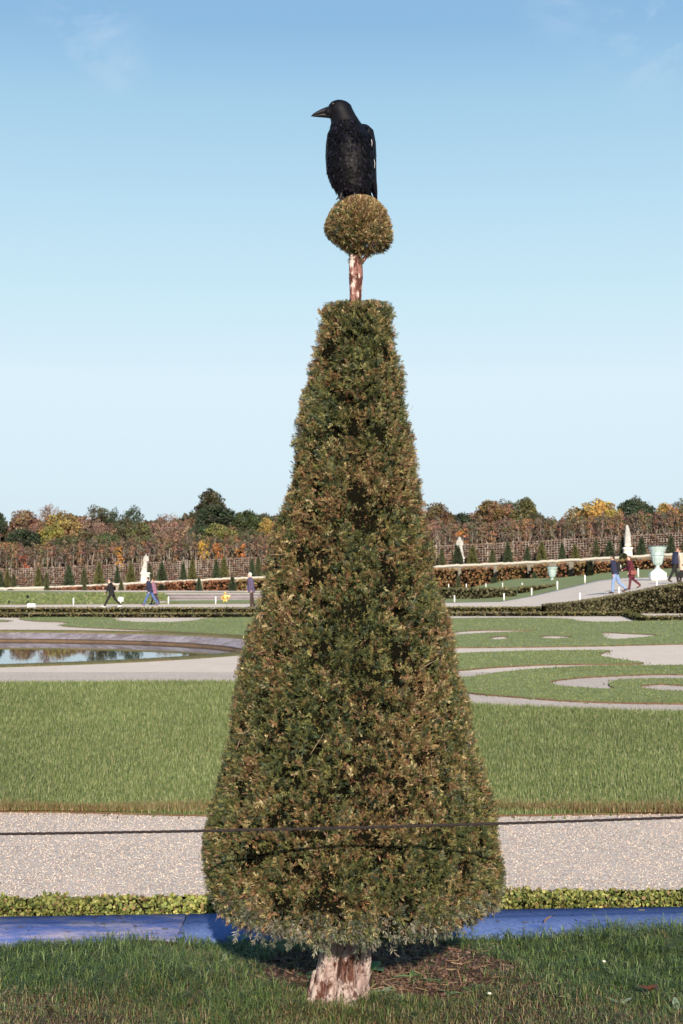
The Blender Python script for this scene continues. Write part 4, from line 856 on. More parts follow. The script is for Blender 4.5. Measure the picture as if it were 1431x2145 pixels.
# beech hedges before the wall
def beech(px0, px1, pyb0, pyb1, pyt0, pyt1, cols, wts, label, db=-9.0, seed=90, wav=.05):
    base = []; tops = []
    for px in np.linspace(px0, px1, 6):
        f = (px - px0)/(px1 - px0); d = BD(px) + db; v = P(px, pyb0 + (pyb1-pyb0)*f, d); vt = P(px, pyt0 + (pyt1-pyt0)*f, d); base.append(v); tops.append(vt.z - v.z)
    return hedge('beech_hedge', base, tops, 1.0, cols, wts, label, leaf=.22, dens=42, seed=seed, wav=wav)
RED = [(.25,.105,.055), (.21,.085,.045), (.28,.14,.065), (.14,.065,.04)]; ORG = [(.27,.155,.07), (.24,.115,.055), (.30,.20,.085), (.19,.135,.055), (.16,.08,.045)]; OLV = [(.24,.19,.075), (.19,.15,.06), (.27,.17,.075)]
beech(100, 236, 1239.5, 1240, 1234.5, 1228, RED, [3,3,1,2], 'low red beech hedge behind the walker in black', seed=91)
beech(262, 333, 1240, 1240.5, 1229, 1223, RED, [3,3,2,2], 'red beech hedge segment below the left statue', seed=93)
beech(345, 408, 1240.5, 1241, 1222, 1220, RED, [3,2,3,1], 'russet beech hedge segment between two green clipped shrubs, left', seed=95)
beech(425, 482, 1241, 1241, 1219, 1217, RED, [3,3,2,2], 'russet beech hedge segment behind the gilded sculpture', seed=97)
beech(492, 640, 1241, 1240, 1217, 1210, OLV + RED[:1], [3,2,3,1], 'olive brown beech hedge segment touching the left of the topiary', seed=99)
segs = [(880,955,ORG,'leftmost orange beech hedge segment right of the topiary'), (966,1030,ORG+RED[:1],'orange and red beech hedge segment below the split looking statue'), (1042,1101,ORG,'orange beech hedge segment left of the gap with bare wall'), (1112,1150,ORG,'narrow orange hedge segment left of the small vase'), (1164,1188,RED+ORG,'russet hedge segment right of the small vase'), (1202,1232,OLV+ORG,'yellowish hedge segment left of the filled dark gap'), (1243,1276,ORG+RED,'russet hedge segment behind the man with the backpack'), (1288,1330,OLV+ORG,'yellow brown hedge segment behind the woman in red'), (1332,1378,ORG+RED,'orange hedge segment left of the large vase'), (1380,1480,RED+ORG,'russet hedge segment right of the large vase')]
for k, (a, b_, c, lab) in enumerate(segs):
    t0, t1 = np.interp([a, b_], [880, 930, 1050, 1250, 1431], [1195, 1193, 1189, 1178, 1169]); f0, f1 = np.interp([a, b_], [880, 1100, 1180, 1250, 1300, 1480], [1232, 1231, 1230, 1222, 1216, 1212])
    beech(a, b_, f0, f1, t0, t1, c, [1]*len(c), lab, seed=101+2*k, wav=.06, db=-10)
hedge('dark_gap_fill', [P(1230, 1221, 152), P(1243, 1219, 152)], [P(1236,1180,152).z - P(1236,1221,152).z]*2, 1.4, [(.02,.028,.012), (.03,.035,.015)], [1,1], 'narrow almost black leaf strip filling the dark gap between two orange hedges', leaf=.2, dens=60, seed=131)  # near black leaves added to paint the dark gap between the hedges
# ---- trellis
def trellis(px0, px1, label):
    root = empty('trellis_fence', BL(px0, 2)); tag(root, label, 'fence'); o0 = np.array(root.location); mb = MB()
    a = BL(px0, 2); b_ = BL(px1, 2); L_ = math.hypot(b_.x-a.x, b_.y-a.y); ang = math.atan2(b_.y-a.y, b_.x-a.x); n = int(L_/.36); H_ = 2.55
    q = []
    for k in range(n+1):
        px = px0 + (px1-px0)*k/n; v = BL(px, 2); q.append(v); mb.box(np.array(v) - o0 + np.array([0, 0, H_/2]), (.024, .015, H_/2), ang)
    for r_ in range(9):
        z = .15 + r_*.295; R = []
        for v in q[::4] + [q[-1]]:
            c = np.array(v) - o0 + np.array([0, 0, z]); R.append([c + (0,-.05,-.024), c + (0,-.02,-.024), c + (0,-.02,.024), c + (0,-.05,.024)])
        mb.rings(np.array(R))
    mb.obj('lattice', M['lattice'], root)
    np_ = int(L_/3.2)
    for k in range(np_+1):
        px = px0 + (px1-px0)*k/np_; v = np.array(BL(px, 2)) - o0; pb = MB(); pb.box(v + np.array([0, .1, 1.35]), (.06, .06, 1.35), ang); pb.obj('post', M['lattice'], root)
trellis(-120, 620, 'tall pale lattice fence behind the left row of yew cones'); trellis(860, 1560, 'tall pale lattice fence behind the right row of yew cones')
# climbing russet leaves in the trellis: stuff, nobody could count them
def leafmass(name, pos, size, cols, wts, label, cat, seed=1, D=None, parent=None, kind='stuff', jit=.2):
    n = len(pos); D = rng.normal(0, 1, (n, 3)) if D is None else D
    V, Fs = scatter(LQ, LQF, pos, D, rng.uniform(.6, 1.3, n)*size); c = palette(n, cols, wts, jit)*(1 + .2*fnoise(pos, .15, seed))[:, None]
    o = link(name, mesh_np(name, V, Fs, rep(c, 4)), M['leaf'], parent)
    if label: tag(o, label, cat, kind=kind)
    return o
n = 34000; px = rng.uniform(-120, 1560, n); px = px[(px < 620) | (px > 860)]; n = len(px); d = BD(px) + rng.uniform(1.75, 3.4, n); zb = np.interp(px, BX, BY); z = CH + (HOR - zb)/F*BD(px) + rng.uniform(0, 1, n)**1.3*2.6
pos = np.c_[(px-CX)/F*d, d, z]; cl = fnoise(pos*np.array([1, 1, .3]), .12, 140) > -.6 ; pos = pos[cl]
leafmass('climbing_leaves', pos, .24, [(.17,.10,.07), (.21,.11,.06), (.13,.10,.055), (.15,.08,.06), (.09,.06,.045)], [3,2,2,3,3], 'russet and brown leaves growing behind the lattice fence', 'foliage', 141)
# ================================================================ trees
def crown_mesh(name, w_, h_, nclump, nleaf, leaf, seed, shape='round', gap=.0):
    r = np.random.default_rng(seed); C = []
    while len(C) < nclump:
        p = r.uniform(-1, 1, 3); rad = np.linalg.norm(p)
        if rad > 1: continue
        if shape == 'cone' and math.hypot(p[0], p[1]) > (1 - (p[2]+1)/2*.85): continue
        if shape == 'column' and math.hypot(p[0], p[1]) > .9: continue
        if rad < .35 and shape == 'round': continue
        C.append(p)
    C = np.array(C)*np.array([w_/2, w_/2, h_/2]) + np.array([0, 0, h_/2]); cr = r.uniform(.10, .24, nclump)*min(w_, h_)
    k = r.integers(0, nclump, nclump*nleaf); q = unit(r.normal(0, 1, (len(k), 3)))*cr[k][:, None]*r.uniform(.55, 1.05, len(k))[:, None]**.7
    q[:, 2] *= .75; pos = C[k] + q
    D = unit(q)*.7 + r.normal(0, .7, (len(k), 3)) + np.array([[0, 0, -.1]])
    V, Fs = scatter(LQ, LQF, pos, D, r.uniform(.55, 1.3, len(k))*leaf, rng_=r)
    tone = (1 + .28*r.normal(0, 1, nclump)).clip(.5, 1.6)[k]*r.uniform(.75, 1.25, len(k)); hue = r.normal(0, .10, (nclump, 3))[k]
    c = (np.array([[1, 1, 1.]]) + hue)*tone[:, None]
    return mesh_np(name, V, Fs, rep(np.clip(c, .2, 2), 4)), C
def branch_mesh(name, h_trunk, C, r0, seed, n=14, pale=False):
    r = np.random.default_rng(seed); mb = MB(); top = np.array([0, 0, h_trunk]); zc = C[:, 2].max()*.8
    mb.tube([(0,0,-.3), (r.normal(0,.05), 0, h_trunk*.5), (0,0,h_trunk), (r.normal(0,.15), r.normal(0,.15), h_trunk + zc)], [r0*1.25, r0, r0*.8, r0*.2], 7)
    for c in C[r.choice(len(C), min(n, len(C)), replace=False)]:
        a = top + np.array([0, 0, r.uniform(-.15, .45)*zc]); e = top + c*.95; m = (a + e)/2 + np.array([0, 0, -.1*zc]); mb.tube([a, m, e], [r0*.4, r0*.25, r0*.08], 5)
    return mb.mesh(name, True)
TREES = {}
def tree_kind(key, w_, h_, ncl, nl, leaf, shape, htr, r0, seed, pale=False, nb=14):
    me, C = crown_mesh('crown', w_, h_, ncl, nl, leaf, seed, shape); tr = branch_mesh('trunk', htr, C, r0, seed+1, nb); tr.materials.append(M['pale_trunk' if pale else 'trunk']); me.materials.append(M['leaf']); TREES[key] = (me, tr, w_, h_, htr)
tree_kind('round_a', 10, 8, 70, 75, .42, 'round', 5, .22, 201); tree_kind('round_b', 10, 8, 60, 80, .40, 'round', 5, .22, 205); tree_kind('dense', 10, 8, 95, 70, .42, 'round', 4, .25, 207)
tree_kind('loose', 10, 8, 38, 60, .36, 'round', 5, .16, 209, nb=30); tree_kind('twiggy', 10, 8, 60, 34, .30, 'round', 5, .15, 211, nb=55); tree_kind('conic', 10, 8, 90, 60, .42, 'cone', 4, .22, 213)
tree_kind('sap_a', 1.5, 3.4, 20, 15, .17, 'column', 3.0, .075, 215, True, 8); tree_kind('sap_b', 1.9, 3.0, 20, 14, .17, 'column', 3.4, .07, 217, True, 8); tree_kind('sap_c', 1.3, 3.8, 14, 14, .16, 'column', 2.8, .065, 219, True, 10)
def place_tree(kind, px, ytop, wpx, hpx, back, col, label, group, name='tree', rz=None, cat='tree'):
    me, tr, w_, h_, htr = TREES[kind]; d = BD(px) + back; top = P(px, ytop, d); k = d/F; sx = wpx*k/w_; sz = hpx*k/h_; gz = BL(px, back).z
    root = empty(name, (top.x, d, gz), random.uniform(0, 6.28) if rz is None else rz); tag(root, label, cat, group)
    c = bpy.data.objects.new('crown', me); COL.objects.link(c); c.parent = root; c.color = (*col, 1); zb = top.z - h_*sz - gz
    c.location = (0, 0, zb); c.scale = (sx, sx, sz)
    t = bpy.data.objects.new('trunk', tr); COL.objects.link(t); t.parent = root; zc_ = htr + h_*.78; f = (zb + h_*sz*.72)/zc_; t.scale = (sx, sx, max(f, .1))
    # the crown limbs follow the crown: trunk mesh is scaled so that its fork meets the crown's base
    return root
YEL = (.30,.235,.09); BRN = (.19,.115,.075); RDB = (.20,.12,.085); DKG = (.045,.058,.032); OL = (.125,.115,.055); GR = (.10,.115,.052); PNK = (.235,.15,.11); ORA = (.27,.145,.065); DOL = (.08,.075,.04)
TG = 'trees of the wood behind the terrace'
TL = [ # kind px ytop w h back colour label
 ('dense', -8, 1074, 36, 50, 30, DKG, 'dark tree cut by the left frame edge'),
 ('round_a', 52, 1073, 62, 55, 34, BRN, 'brown tree rising left of the thin red topped one'),
 ('twiggy', 106, 1052, 42, 60, 40, RDB, 'thin reddish tree with a wispy tip, left of the yellow one'),
 ('dense', 50, 1112, 66, 42, 18, DKG, 'low dark green bush tree near the left edge'),
 ('twiggy', 88, 1090, 50, 50, 24, RDB, 'reddish tree between the dark bush and the yellow crown'),
 ('round_b', 132, 1074, 84, 66, 26, YEL, 'yellow crowned tree in the left wood'),
 ('round_a', 108, 1100, 50, 45, 20, (.24,.2,.06), 'dull yellow low crown under the yellow tree'),
 ('twiggy', 178, 1076, 74, 70, 28, PNK, 'pinkish brown twiggy tree right of the yellow one'),
 ('loose', 207, 1058, 52, 40, 42, DOL, 'dark spidery tree with open branches, left wood'),
 ('twiggy', 222, 1092, 66, 52, 22, RDB, 'red brown tree below the spidery one'),
 ('loose', 238, 1064, 24, 50, 38, DKG, 'slim dark tree left of the leafy dark one'),
 ('loose', 276, 1060, 46, 50, 36, DKG, 'dark leafy tree standing up above the left wood'),
 ('dense', 262, 1090, 48, 44, 24, DOL, 'dark olive tree under the leafy dark one'),
 ('round_a', 292, 1096, 52, 44, 22, OL, 'olive yellow tree above the left statue'),
 ('round_b', 170, 1112, 64, 42, 14, OL, 'olive low crown, middle of the left wood'),
 ('dense', 222, 1120, 60, 36, 12, GR, 'green low crown behind the walker in black'),
 ('round_b', 130, 1124, 60, 36, 13, GR, 'green low crown below the yellow tree'),
 ('twiggy', 350, 1072, 50, 46, 40, RDB, 'feathery reddish tree with pointed twigs'),
 ('twiggy', 322, 1088, 58, 64, 26, PNK, 'pinkish crown just right of the left statue'),
 ('twiggy', 374, 1086, 62, 66, 24, PNK, 'pinkish crown left of the tall dark tree'),
 ('twiggy', 404, 1082, 40, 50, 32, BRN, 'brown crown touching the tall dark tree'),
 ('conic', 441, 1027, 86, 78, 34, (.062,.060,.03), 'tallest dark tree of the left wood, pointed top'),
 ('dense', 452, 1062, 74, 46, 30, DKG, 'dark bulk at the foot of the tallest tree'),
 ('dense', 420, 1100, 48, 44, 22, DKG, 'dark green crown below left of the tallest tree'),
 ('round_a', 462, 1100, 70, 48, 18, (.15,.15,.05), 'olive green crown below the tallest tree'),
 ('dense', 517, 1073, 56, 46, 32, (.06,.075,.03), 'rounded dark tree right of the tallest tree'),
 ('dense', 550, 1080, 48, 44, 34, DOL, 'dark olive tree touching the topiary edge, left'),
 ('round_a', 562, 1088, 40, 44, 24, (.28,.2,.06), 'yellowish crown half hidden by the topiary, left side'),
 ('round_b', 522, 1106, 60, 40, 18, GR, 'green crown above the orange saplings'),
 ('dense', 12, 1140, 60, 30, 14, (.33,.19,.09), 'sandy brown low crown at the left frame edge'),
 ('dense', 590, 1085, 60, 60, 26, DOL, 'dark tree mostly behind the topiary, left'), ('dense', 650, 1080, 90, 80, 28, OL, 'olive tree hidden behind the topiary'), ('dense', 740, 1080, 90, 80, 28, BRN, 'brown tree hidden behind the topiary'), ('dense', 830, 1075, 90, 80, 28, OL, 'greenish tree hidden behind the topiary'),
 ('round_a', 916, 1058, 58, 60, 30, (.11,.075,.04), 'dark brown tree touching the right of the topiary'),
 ('twiggy', 906, 1082, 50, 60, 22, BRN, 'reddish crown low at the right of the topiary'),
 ('dense', 966, 1078, 54, 40, 32, DKG, 'low dark green crown left of the brown tree'),
 ('round_b', 998, 1070, 46, 40, 34, PNK, 'pinkish crown left of the large brown tree'),
 ('round_a', 1034, 1052, 76, 56, 30, (.17,.115,.055), 'large brown green tree, right wood'),
 ('loose', 1062, 1046, 52, 44, 38, (.08,.07,.04), 'open spidery tree between two crowns, right wood'),
 ('conic', 1100, 1044, 72, 58, 30, (.12,.115,.045), 'olive tree with drooping right side'),
 ('dense', 1122, 1078, 40, 30, 28, DOL, 'drooping dark shoulder right of the olive tree'),
 ('round_b', 1060, 1086, 80, 50, 18, BRN, 'brown crown below the spidery tree'),
 ('round_a', 1110, 1090, 60, 40, 16, ORA, 'orange brown crown below the olive tree'),
 ('round_b', 1000, 1090, 60, 50, 18, DOL, 'dark crown above the split looking statue'),
 ('dense', 948, 1094, 56, 50, 16, (.14,.08,.045), 'brown crown left of the split looking statue'),
 ('round_a', 1164, 1094, 60, 34, 18, BRN, 'low brown crown in the dip of the right wood'),
 ('round_b', 1212, 1062, 60, 52, 30, YEL, 'smaller yellow crown left of the tall golden tree'),
 ('round_b', 1250, 1046, 84, 66, 28, (.38,.27,.075), 'tall golden tree, brightest of the right wood'),
 ('round_a', 1232, 1086, 90, 40, 20, (.30,.19,.06), 'golden brown crown below the golden tree'),
 ('dense', 1322, 1050, 54, 52, 32, DKG, 'dark green tree right of the golden one'),
 ('loose', 1340, 1041, 52, 50, 34, (.05,.06,.03), 'open dark tree rising right of the golden one'),
 ('dense', 1352, 1062, 50, 44, 30, DKG, 'dark crown left of the orange tree at right'),
 ('round_a', 1396, 1058, 50, 56, 28, (.30,.18,.06), 'orange yellow tree near the right frame edge'),
 ('round_b', 1432, 1046, 60, 70, 30, OL, 'olive tree cut by the right frame edge'),
 ('round_a', 1290, 1096, 60, 36, 16, (.2,.12,.05), 'brown crown above the tall pale statue'),
 ('dense', 1362, 1092, 60, 50, 14, (.07,.07,.03), 'dark crown above the large vase'),
 ('round_b', 1418, 1100, 60, 44, 14, (.15,.12,.04), 'dull olive crown above the couple at the right edge'),
 ('round_a', 1500, 1050, 80, 80, 26, OL, 'olive tree just outside the right edge'), ('round_a', -60, 1080, 80, 80, 26, BRN, 'brown tree just outside the left edge')]
for t in TL: place_tree(*t[:5], t[5]*1.6 + 130, *t[6:8], TG)
# rows of slim pale stemmed saplings just behind the lattice
SG = 'slim saplings behind the lattice fence'; sapc = [(.14,.11,.065), (.19,.11,.07), (.12,.11,.06), (.22,.13,.07), (.16,.09,.07), (.10,.09,.055), (.14,.10,.075)]
spec = {250: ((.42,.22,.05), 'golden sapling left of the left statue'), 462: ((.34,.13,.04), 'orange red sapling below the tallest tree'), 430: ((.40,.24,.05), 'yellow orange sapling below left of the tallest tree'), 505: ((.38,.16,.05), 'orange sapling left of the topiary'), 52: ((.26,.09,.05), 'broad russet sapling near the left edge'), 968: ((.34,.16,.055), 'orange sapling right of the split looking statue')}
pxl = sorted(list(np.arange(-60, 600, 9.4)) + list(np.arange(885, 1500, 9.4)))
for k, px in enumerate(pxl):
    px = px + random.uniform(-3, 3); base = np.interp(px, BX, BY); ms = [s_ for s_ in spec if abs(s_ - px) < 4.8]
    col = sapc[k % 7]; lab = 'slim pale stemmed sapling with thin brown foliage behind the lattice'; w_ = random.uniform(16, 24); hh = random.uniform(50, 66); g_ = SG
    if ms: col, lab = spec.pop(ms[0]); w_ = 26; g_ = None; hh = 58
    place_tree(['sap_a', 'sap_b', 'sap_c'][k % 3], px, base - 92 + random.uniform(-9, 9) + (16 if ms else 0), w_, hh, random.uniform(4.5, 8) if not ms else 4, col, lab, g_, 'sapling')
# the wood that closes the view behind
n = 60000; px = rng.uniform(-200, 1650, n); d = BD(px) + rng.uniform(205, 225, n); top = 1092 + 8*np.sin(px/37.) + 6*np.sin(px/14.+1); yb = np.interp(px, BX, BY); py = top + rng.uniform(0, 1, n)*(yb - top + 6)
pos = np.array([P(a, b_, c) for a, b_, c in zip(px, py, d)])
leafmass('woodland', pos, 1.25, [(.06,.05,.028), (.09,.065,.035), (.05,.055,.022), (.11,.06,.04)], [3,3,3,2], 'dense dark wood filling the gaps behind the trees', 'woodland', 151)
# undergrowth between saplings
n = 26000; px = rng.uniform(-150, 1560, n); d = BD(px) + rng.uniform(9, 14, n); yb = np.interp(px, BX, BY); py = yb - rng.uniform(0, 1, n)**1.4*85
pos = np.array([P(a, b_, c) for a, b_, c in zip(px, py, d)]); pos = pos[fnoise(pos*np.array([1,1,.5]), .1, 152) > -.3]
leafmass('undergrowth', pos, .36, [(.12,.07,.045), (.08,.065,.03), (.16,.09,.05), (.06,.05,.03)], [3,3,2,3], 'brown undergrowth between the saplings', 'undergrowth', 153)
# ================================================================ clipped yew cones and shrubs
def cone_mesh(n_leaf, seed, shape='cone'):
    r = np.random.default_rng(seed); z = 1 - np.sqrt(r.uniform(0, 1, n_leaf)); z = np.clip(z, 0, .99); a = r.uniform(0, 2*PI, n_leaf)
    if shape == 'cone': rad = .5*(1 - z)**.85 + .04; rad = rad*np.clip(z/.06 + .75, 0, 1)
    else: z = r.uniform(0, 1, n_leaf); rad = .5*np.sqrt(np.clip(1 - (2*z-1)**2, 0, 1))
    rad *= r.uniform(.88, 1.03, n_leaf); pos = np.c_[rad*np.cos(a), rad*np.sin(a), z]
    D = np.c_[np.cos(a), np.sin(a), 0*a + .5] + r.normal(0, .5, (n_leaf, 3)); V, Fs = scatter(LQ, LQF, pos, D, r.uniform(.05, .10, n_leaf), rng_=r)
    c = (r.uniform(.7, 1.3, (n_leaf, 1))*np.array([[1, 1, 1.]]) + r.normal(0, .05, (n_leaf, 3))).clip(.2, 2); return mesh_np('foliage', V, Fs, rep(c, 4))
CM = [cone_mesh(1500, 300), cone_mesh(1500, 301), cone_mesh(1200, 302, 'ball')]
for q in CM: q.materials.append(M['leaf'])
cb = MB(); cb.lathe([(.01, -.04), (.40, -.04), (.44, .08), (.3, .35), (.15, .7), (.02, .95)], n=14); CC = cb.mesh('shaded_twig_core', True); CC.materials.append(M['core'])
cb = MB(); cb.ell((0,0,.5), (.43,.43,.44)); CCB = cb.mesh('shaded_twig_core', True); CCB.materials.append(M['core'])
def shrub(px, pyt, pyb, wpx, back, col, label, group, ball=False, d=None, name='yew_cone', cat='topiary cone'):
    d = d or BD(px) + back; b0 = P(px, pyb, d); h = (pyb - pyt)*d/F; w_ = wpx*d/F; root = empty(name, b0, random.uniform(0, 6)); tag(root, label, cat, group)
    for me, nm in ((CM[2] if ball else CM[random.randint(0, 1)], 'foliage'), (CCB if ball else CC, 'shaded_twig_core')):
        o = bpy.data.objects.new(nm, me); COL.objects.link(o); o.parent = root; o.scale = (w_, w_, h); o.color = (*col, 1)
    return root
CD = (.045,.06,.03); CL = (.095,.095,.035); CX_ = (.07,.075,.035)
ORD = ['leftmost', 'second', 'third', 'fourth', 'fifth', 'sixth', 'seventh', 'eighth', 'ninth', 'tenth', 'eleventh', 'twelfth', 'thirteenth', 'fourteenth', 'fifteenth', 'sixteenth', 'seventeenth', 'eighteenth', 'nineteenth', 'twentieth']
LC = [(-22,1192,1236,20,CD), (2,1196,1232,12,CD), (15,1190,1233,15,CL), (29,1200,1234,14,CX_), (80,1186,1230,17,CL), (97,1198,1233,14,CX_), (144,1183,1228,22,CD), (176,1188,1224,15,CX_), (207,1176,1224,21,CL), (246,1186,1221,13,CD), (274,1176,1220,19,CL), (314,1180,1217,15,CX_), (339,1177,1216,20,CD), (384,1176,1214,14,CD), (403,1168,1213,18,CL), (453,1171,1211,16,CD), (469,1165,1210,19,CL), (528,1168,1206,14,CD), (541,1164,1206,16,CX_)]
for k, (px, t, b_, w_, c) in enumerate(LC):
    shrub(px, t, b_, w_, -1.5 - (k % 2)*2, c, f'{ORD[k]} yew cone{" from the left" if k else ""} before the left lattice, {"yellowish" if c == CL else "dark green"}', 'yew cones before the left lattice')
RC = [(926,1147,1187,16,CX_), (959,1142,1186,24,(.035,.045,.022)), (990,1142,1183,23,CL), (1032,1148,1181,15,CX_), (1064,1136,1179,20,CD), (1105,1142,1178,15,CD), (1135,1134,1176,22,CL), (1178,1136,1174,16,CD), (1205,1140,1172,18,CL), (1249,1128,1171,16,CX_), (1277,1130,1169,22,CD), (1304,1120,1168,13,(.03,.035,.02)), (1344,1123,1164,20,CD), (1406,1119,1160,19,CD), (1436,1120,1160,18,CX_)]
for k, (px, t, b_, w_, c) in enumerate(RC):
    shrub(px, t, b_, w_, -1.5 - (k % 2)*2, c, f'{ORD[k]} yew cone{" from the topiary" if k else ""} before the right lattice, {"yellowish" if c == CL else "dark green"}', 'yew cones before the right lattice')
SH = 'clipped shrubs before the beech hedges'
for (px, t, b_, w_, c, bl, lab) in [(22,1234,1243,17,CX_,True,'low green dome shrub on the lawn at far left'), (98,1212,1239,11,CX_,False,'small cone shrub left of the low red hedge'), (177,1216,1240,11,CX_,False,'small cone shrub in the low red hedge'), (254,1214,1240,12,CX_,False,'slim cone shrub just right of the walker in black'), (338,1224,1240.5,15,(.05,.045,.025),True,'dark ball shrub right of the walker in jeans'), (417,1210,1241.5,15,CD,False,'green cone shrub between two russet hedges'), (487,1218,1240,17,CD,True,'dark ball shrub left of the man in purple'), (487,1208,1219,8,CD,True,'little green ball on top of the dark ball shrub'), (960,1205,1232,12,CX_,False,'slim cone shrub below the split looking statue'), (1036,1210,1231,15,CD,True,'dark ball shrub in the orange hedge'), (1120,1198,1231,20,CD,False,'dark cone shrub left of the small vase'), (1195,1212,1229,15,CD,True,'dark round shrub right of the small vase'), (1307,1159,1175,16,CX_,True,'ball shrub on the wall at the foot of the tall statue'), (1309,1184,1214,22,(.03,.04,.02),True,'very dark shrub between the man with the backpack and the woman in red')]:
    shrub(px, t, b_, w_, -11.5 if px < 700 else -12.5, c, lab, SH, bl, name='clipped_shrub', cat='shrub', d=(BD(px)-8 if px == 1307 else None))
# ================================================================ posts
def post(px, pyt, pyb, v, label, group, wid=.075):
    wid *= .5
    mb = MB(); d = v.y; h = (pyb-pyt)*d/F; h *= 1.0; mb.box((0, 0, h/2), (wid, wid, h/2)); mb.add(np.array([[-wid,-wid,h],[wid,-wid,h],[wid,wid,h],[-wid,wid,h],[0,0,h+wid]])+0, [[[0,1,4],[1,2,4],[2,3,4],[3,0,4]]]); o = mb.obj('post', M['white_paint'], loc=v); return tag(o, label, 'post', group)
for k, (px, t, b_) in enumerate([(154,1253,1267), (353,1250,1265.5), (452,1250,1265.5)]):
    post(px, t, b_, G(px, b_), ['white post right of the cluster of crows at left', 'white post right of the walker in jeans', 'white post just left of the gilded sculpture'][k], 'white posts along the far side of the walk', .06)
for k, (px, t, b_) in enumerate([(953,1248,1262), (1057,1245,1261), (1115,1233,1249), (1169,1218,1236), (1227,1207,1224), (1339,1194,1213)]):
    post(px, t, b_, ramp(px, 1.0) + Vector((0, .3, .02)), ['white post nearest the topiary on its right', 'white post at the foot of the sloping path', 'white post before the end of the grey green hedge', 'white post just right of the small vase', 'white post left of the man with the backpack', 'white post left of the large vase'][k], 'white posts along the far edge of the sloping path', .075)
for k, (px, t, b_) in enumerate([(940,1224,1232), (977,1223,1232), (1018,1222,1232), (1053,1221,1231), (1094,1221,1231)]):
    v = P(px, b_, 135); post(px, t, b_, v, f'{["first","second","third","fourth","fifth"][k]} short post from the topiary before the orange hedge', 'short posts before the orange hedge', .07)
for k, (px, t, b_) in enumerate([(1215,1242,1261), (1297,1230,1247), (1376,1218,1234)]):
    v = ramp_at(px, b_); post(px, t, b_, v, ['faint white post at the near edge of the sloping path, lowest one', 'faint white post near the walking man\'s feet', 'faint white post before the large vase'][k], 'faint posts on the near edge of the sloping path', .05)
# cream strip between far hedges at right
a_, b_ = P(780, 1236, 128), P(1160, 1234, 128)
# ---- white box and sign
def panelbox():
    g = G(66, 1277); root = empty('white_box', g); tag(root, 'two white panels standing on the walk near the crows at left', 'box'); 
    for s_, nm in ((-1, 'panel'), (1, 'panel')):
        mb = MB(); mb.box((s_*.105, 0, .155), (.092, .10, .155)); mb.obj(nm, M['white_paint'], root)
    mb = MB(); mb.box((0, 0, .03), (.22, .12, .012)); mb.obj('base', M['white_paint'], root)
panelbox()
g = G(253, 1265.5); root = empty('small_sign', g); tag(root, 'small white sign board on a short post right of the walker in black', 'sign')
mb = MB(); mb.box((0, 0, .08), (.02, .02, .08)); mb.obj('sign_post', M['white_paint'], root); mb = MB(); mb.box((0, -.02, .29), (.165, .015, .14)); mb.obj('board', M['white_paint'], root)
# ================================================================ urns
def urn(px, pyt, pyb, wpx, v, label):
    d = v.y; h = (pyb-pyt)*d/F; R0 = wpx*d/F/2; root = empty('garden_vase', v); tag(root, label, 'vase')
    ph = h*.325; mb = MB(); hw = R0*.70
    mb.rings(np.array([[(-a,-a,z),(a,-a,z),(a,a,z),(-a,a,z)] for a, z in ((hw, -.1), (hw, ph*.68), (hw*.96, ph*.70), (hw*.45, ph*.98), (hw*.42, ph))])); mb.obj('pedestal', M['white_stone'], root)
    z0 = ph; H_ = h - ph; fl = lambda th, z: 1 + .035*np.cos(th*14)
    mb = MB(); mb.lathe([(R0*.33, z0), (R0*.33, z0+H_*.04), (R0*.20, z0+H_*.08), (R0*.16, z0+H_*.13), (R0*.26, z0+H_*.17)], n=28); mb.obj('foot', M['verdigris'], root, True)
    mb = MB(); mb.lathe([(R0*.20, z0+H_*.165), (R0*.42, z0+H_*.20), (R0*.50, z0+H_*.32), (R0*.56, z0+H_*.46), (R0*.62, z0+H_*.58)], n=56, rad_fn=fl); mb.obj('lower_bowl', M['verdigris'], root, True)
    mb = MB(); mb.lathe([(R0*.655, z0+H_*.575), (R0*.655, z0+H_*.61), (R0*.60, z0+H_*.62), (R0*.70, z0+H_*.74), (R0*.86, z0+H_*.90), (R0*.93, z0+H_*.95)], n=56, rad_fn=lambda th, z: 1 + .012*np.cos(th*20)); mb.obj('bell', M['verdigris'], root, True)
    mb = MB(); mb.lathe([(R0*.90, z0+H_*.945), (R0*.99, z0+H_*.955), (R0, z0+H_*.985), (R0*.96, z0+H_), (R0*.86, z0+H_*.985), (R0*.80, z0+H_*.9), (R0*.5, z0+H_*.75), (.01, z0+H_*.72)], n=40, rad_fn=lambda th, z: 1 + .02*np.cos(th*24)); mb.obj('rim', M['dark_bronze'], root, True)
    for s_ in (-1, 1):
        mb = MB(); a = np.linspace(-1.3, 1.5, 10); mb.tube(np.c_[s_*(R0*.56 + R0*.2*np.cos(a)), 0*a, z0+H_*.50 + H_*.12*np.sin(a)], R0*.035, 7); mb.obj('handle', M['dark_bronze'], root, True)
urn(1378, 1143, 1216.5, 43, P(1378, 1216.5, 86), 'large green bronze garden vase on a white pedestal beside the sloping path')
urn(1157, 1186, 1230, 27, P(1157, 1230, 132), 'smaller green bronze garden vase before the orange hedge')
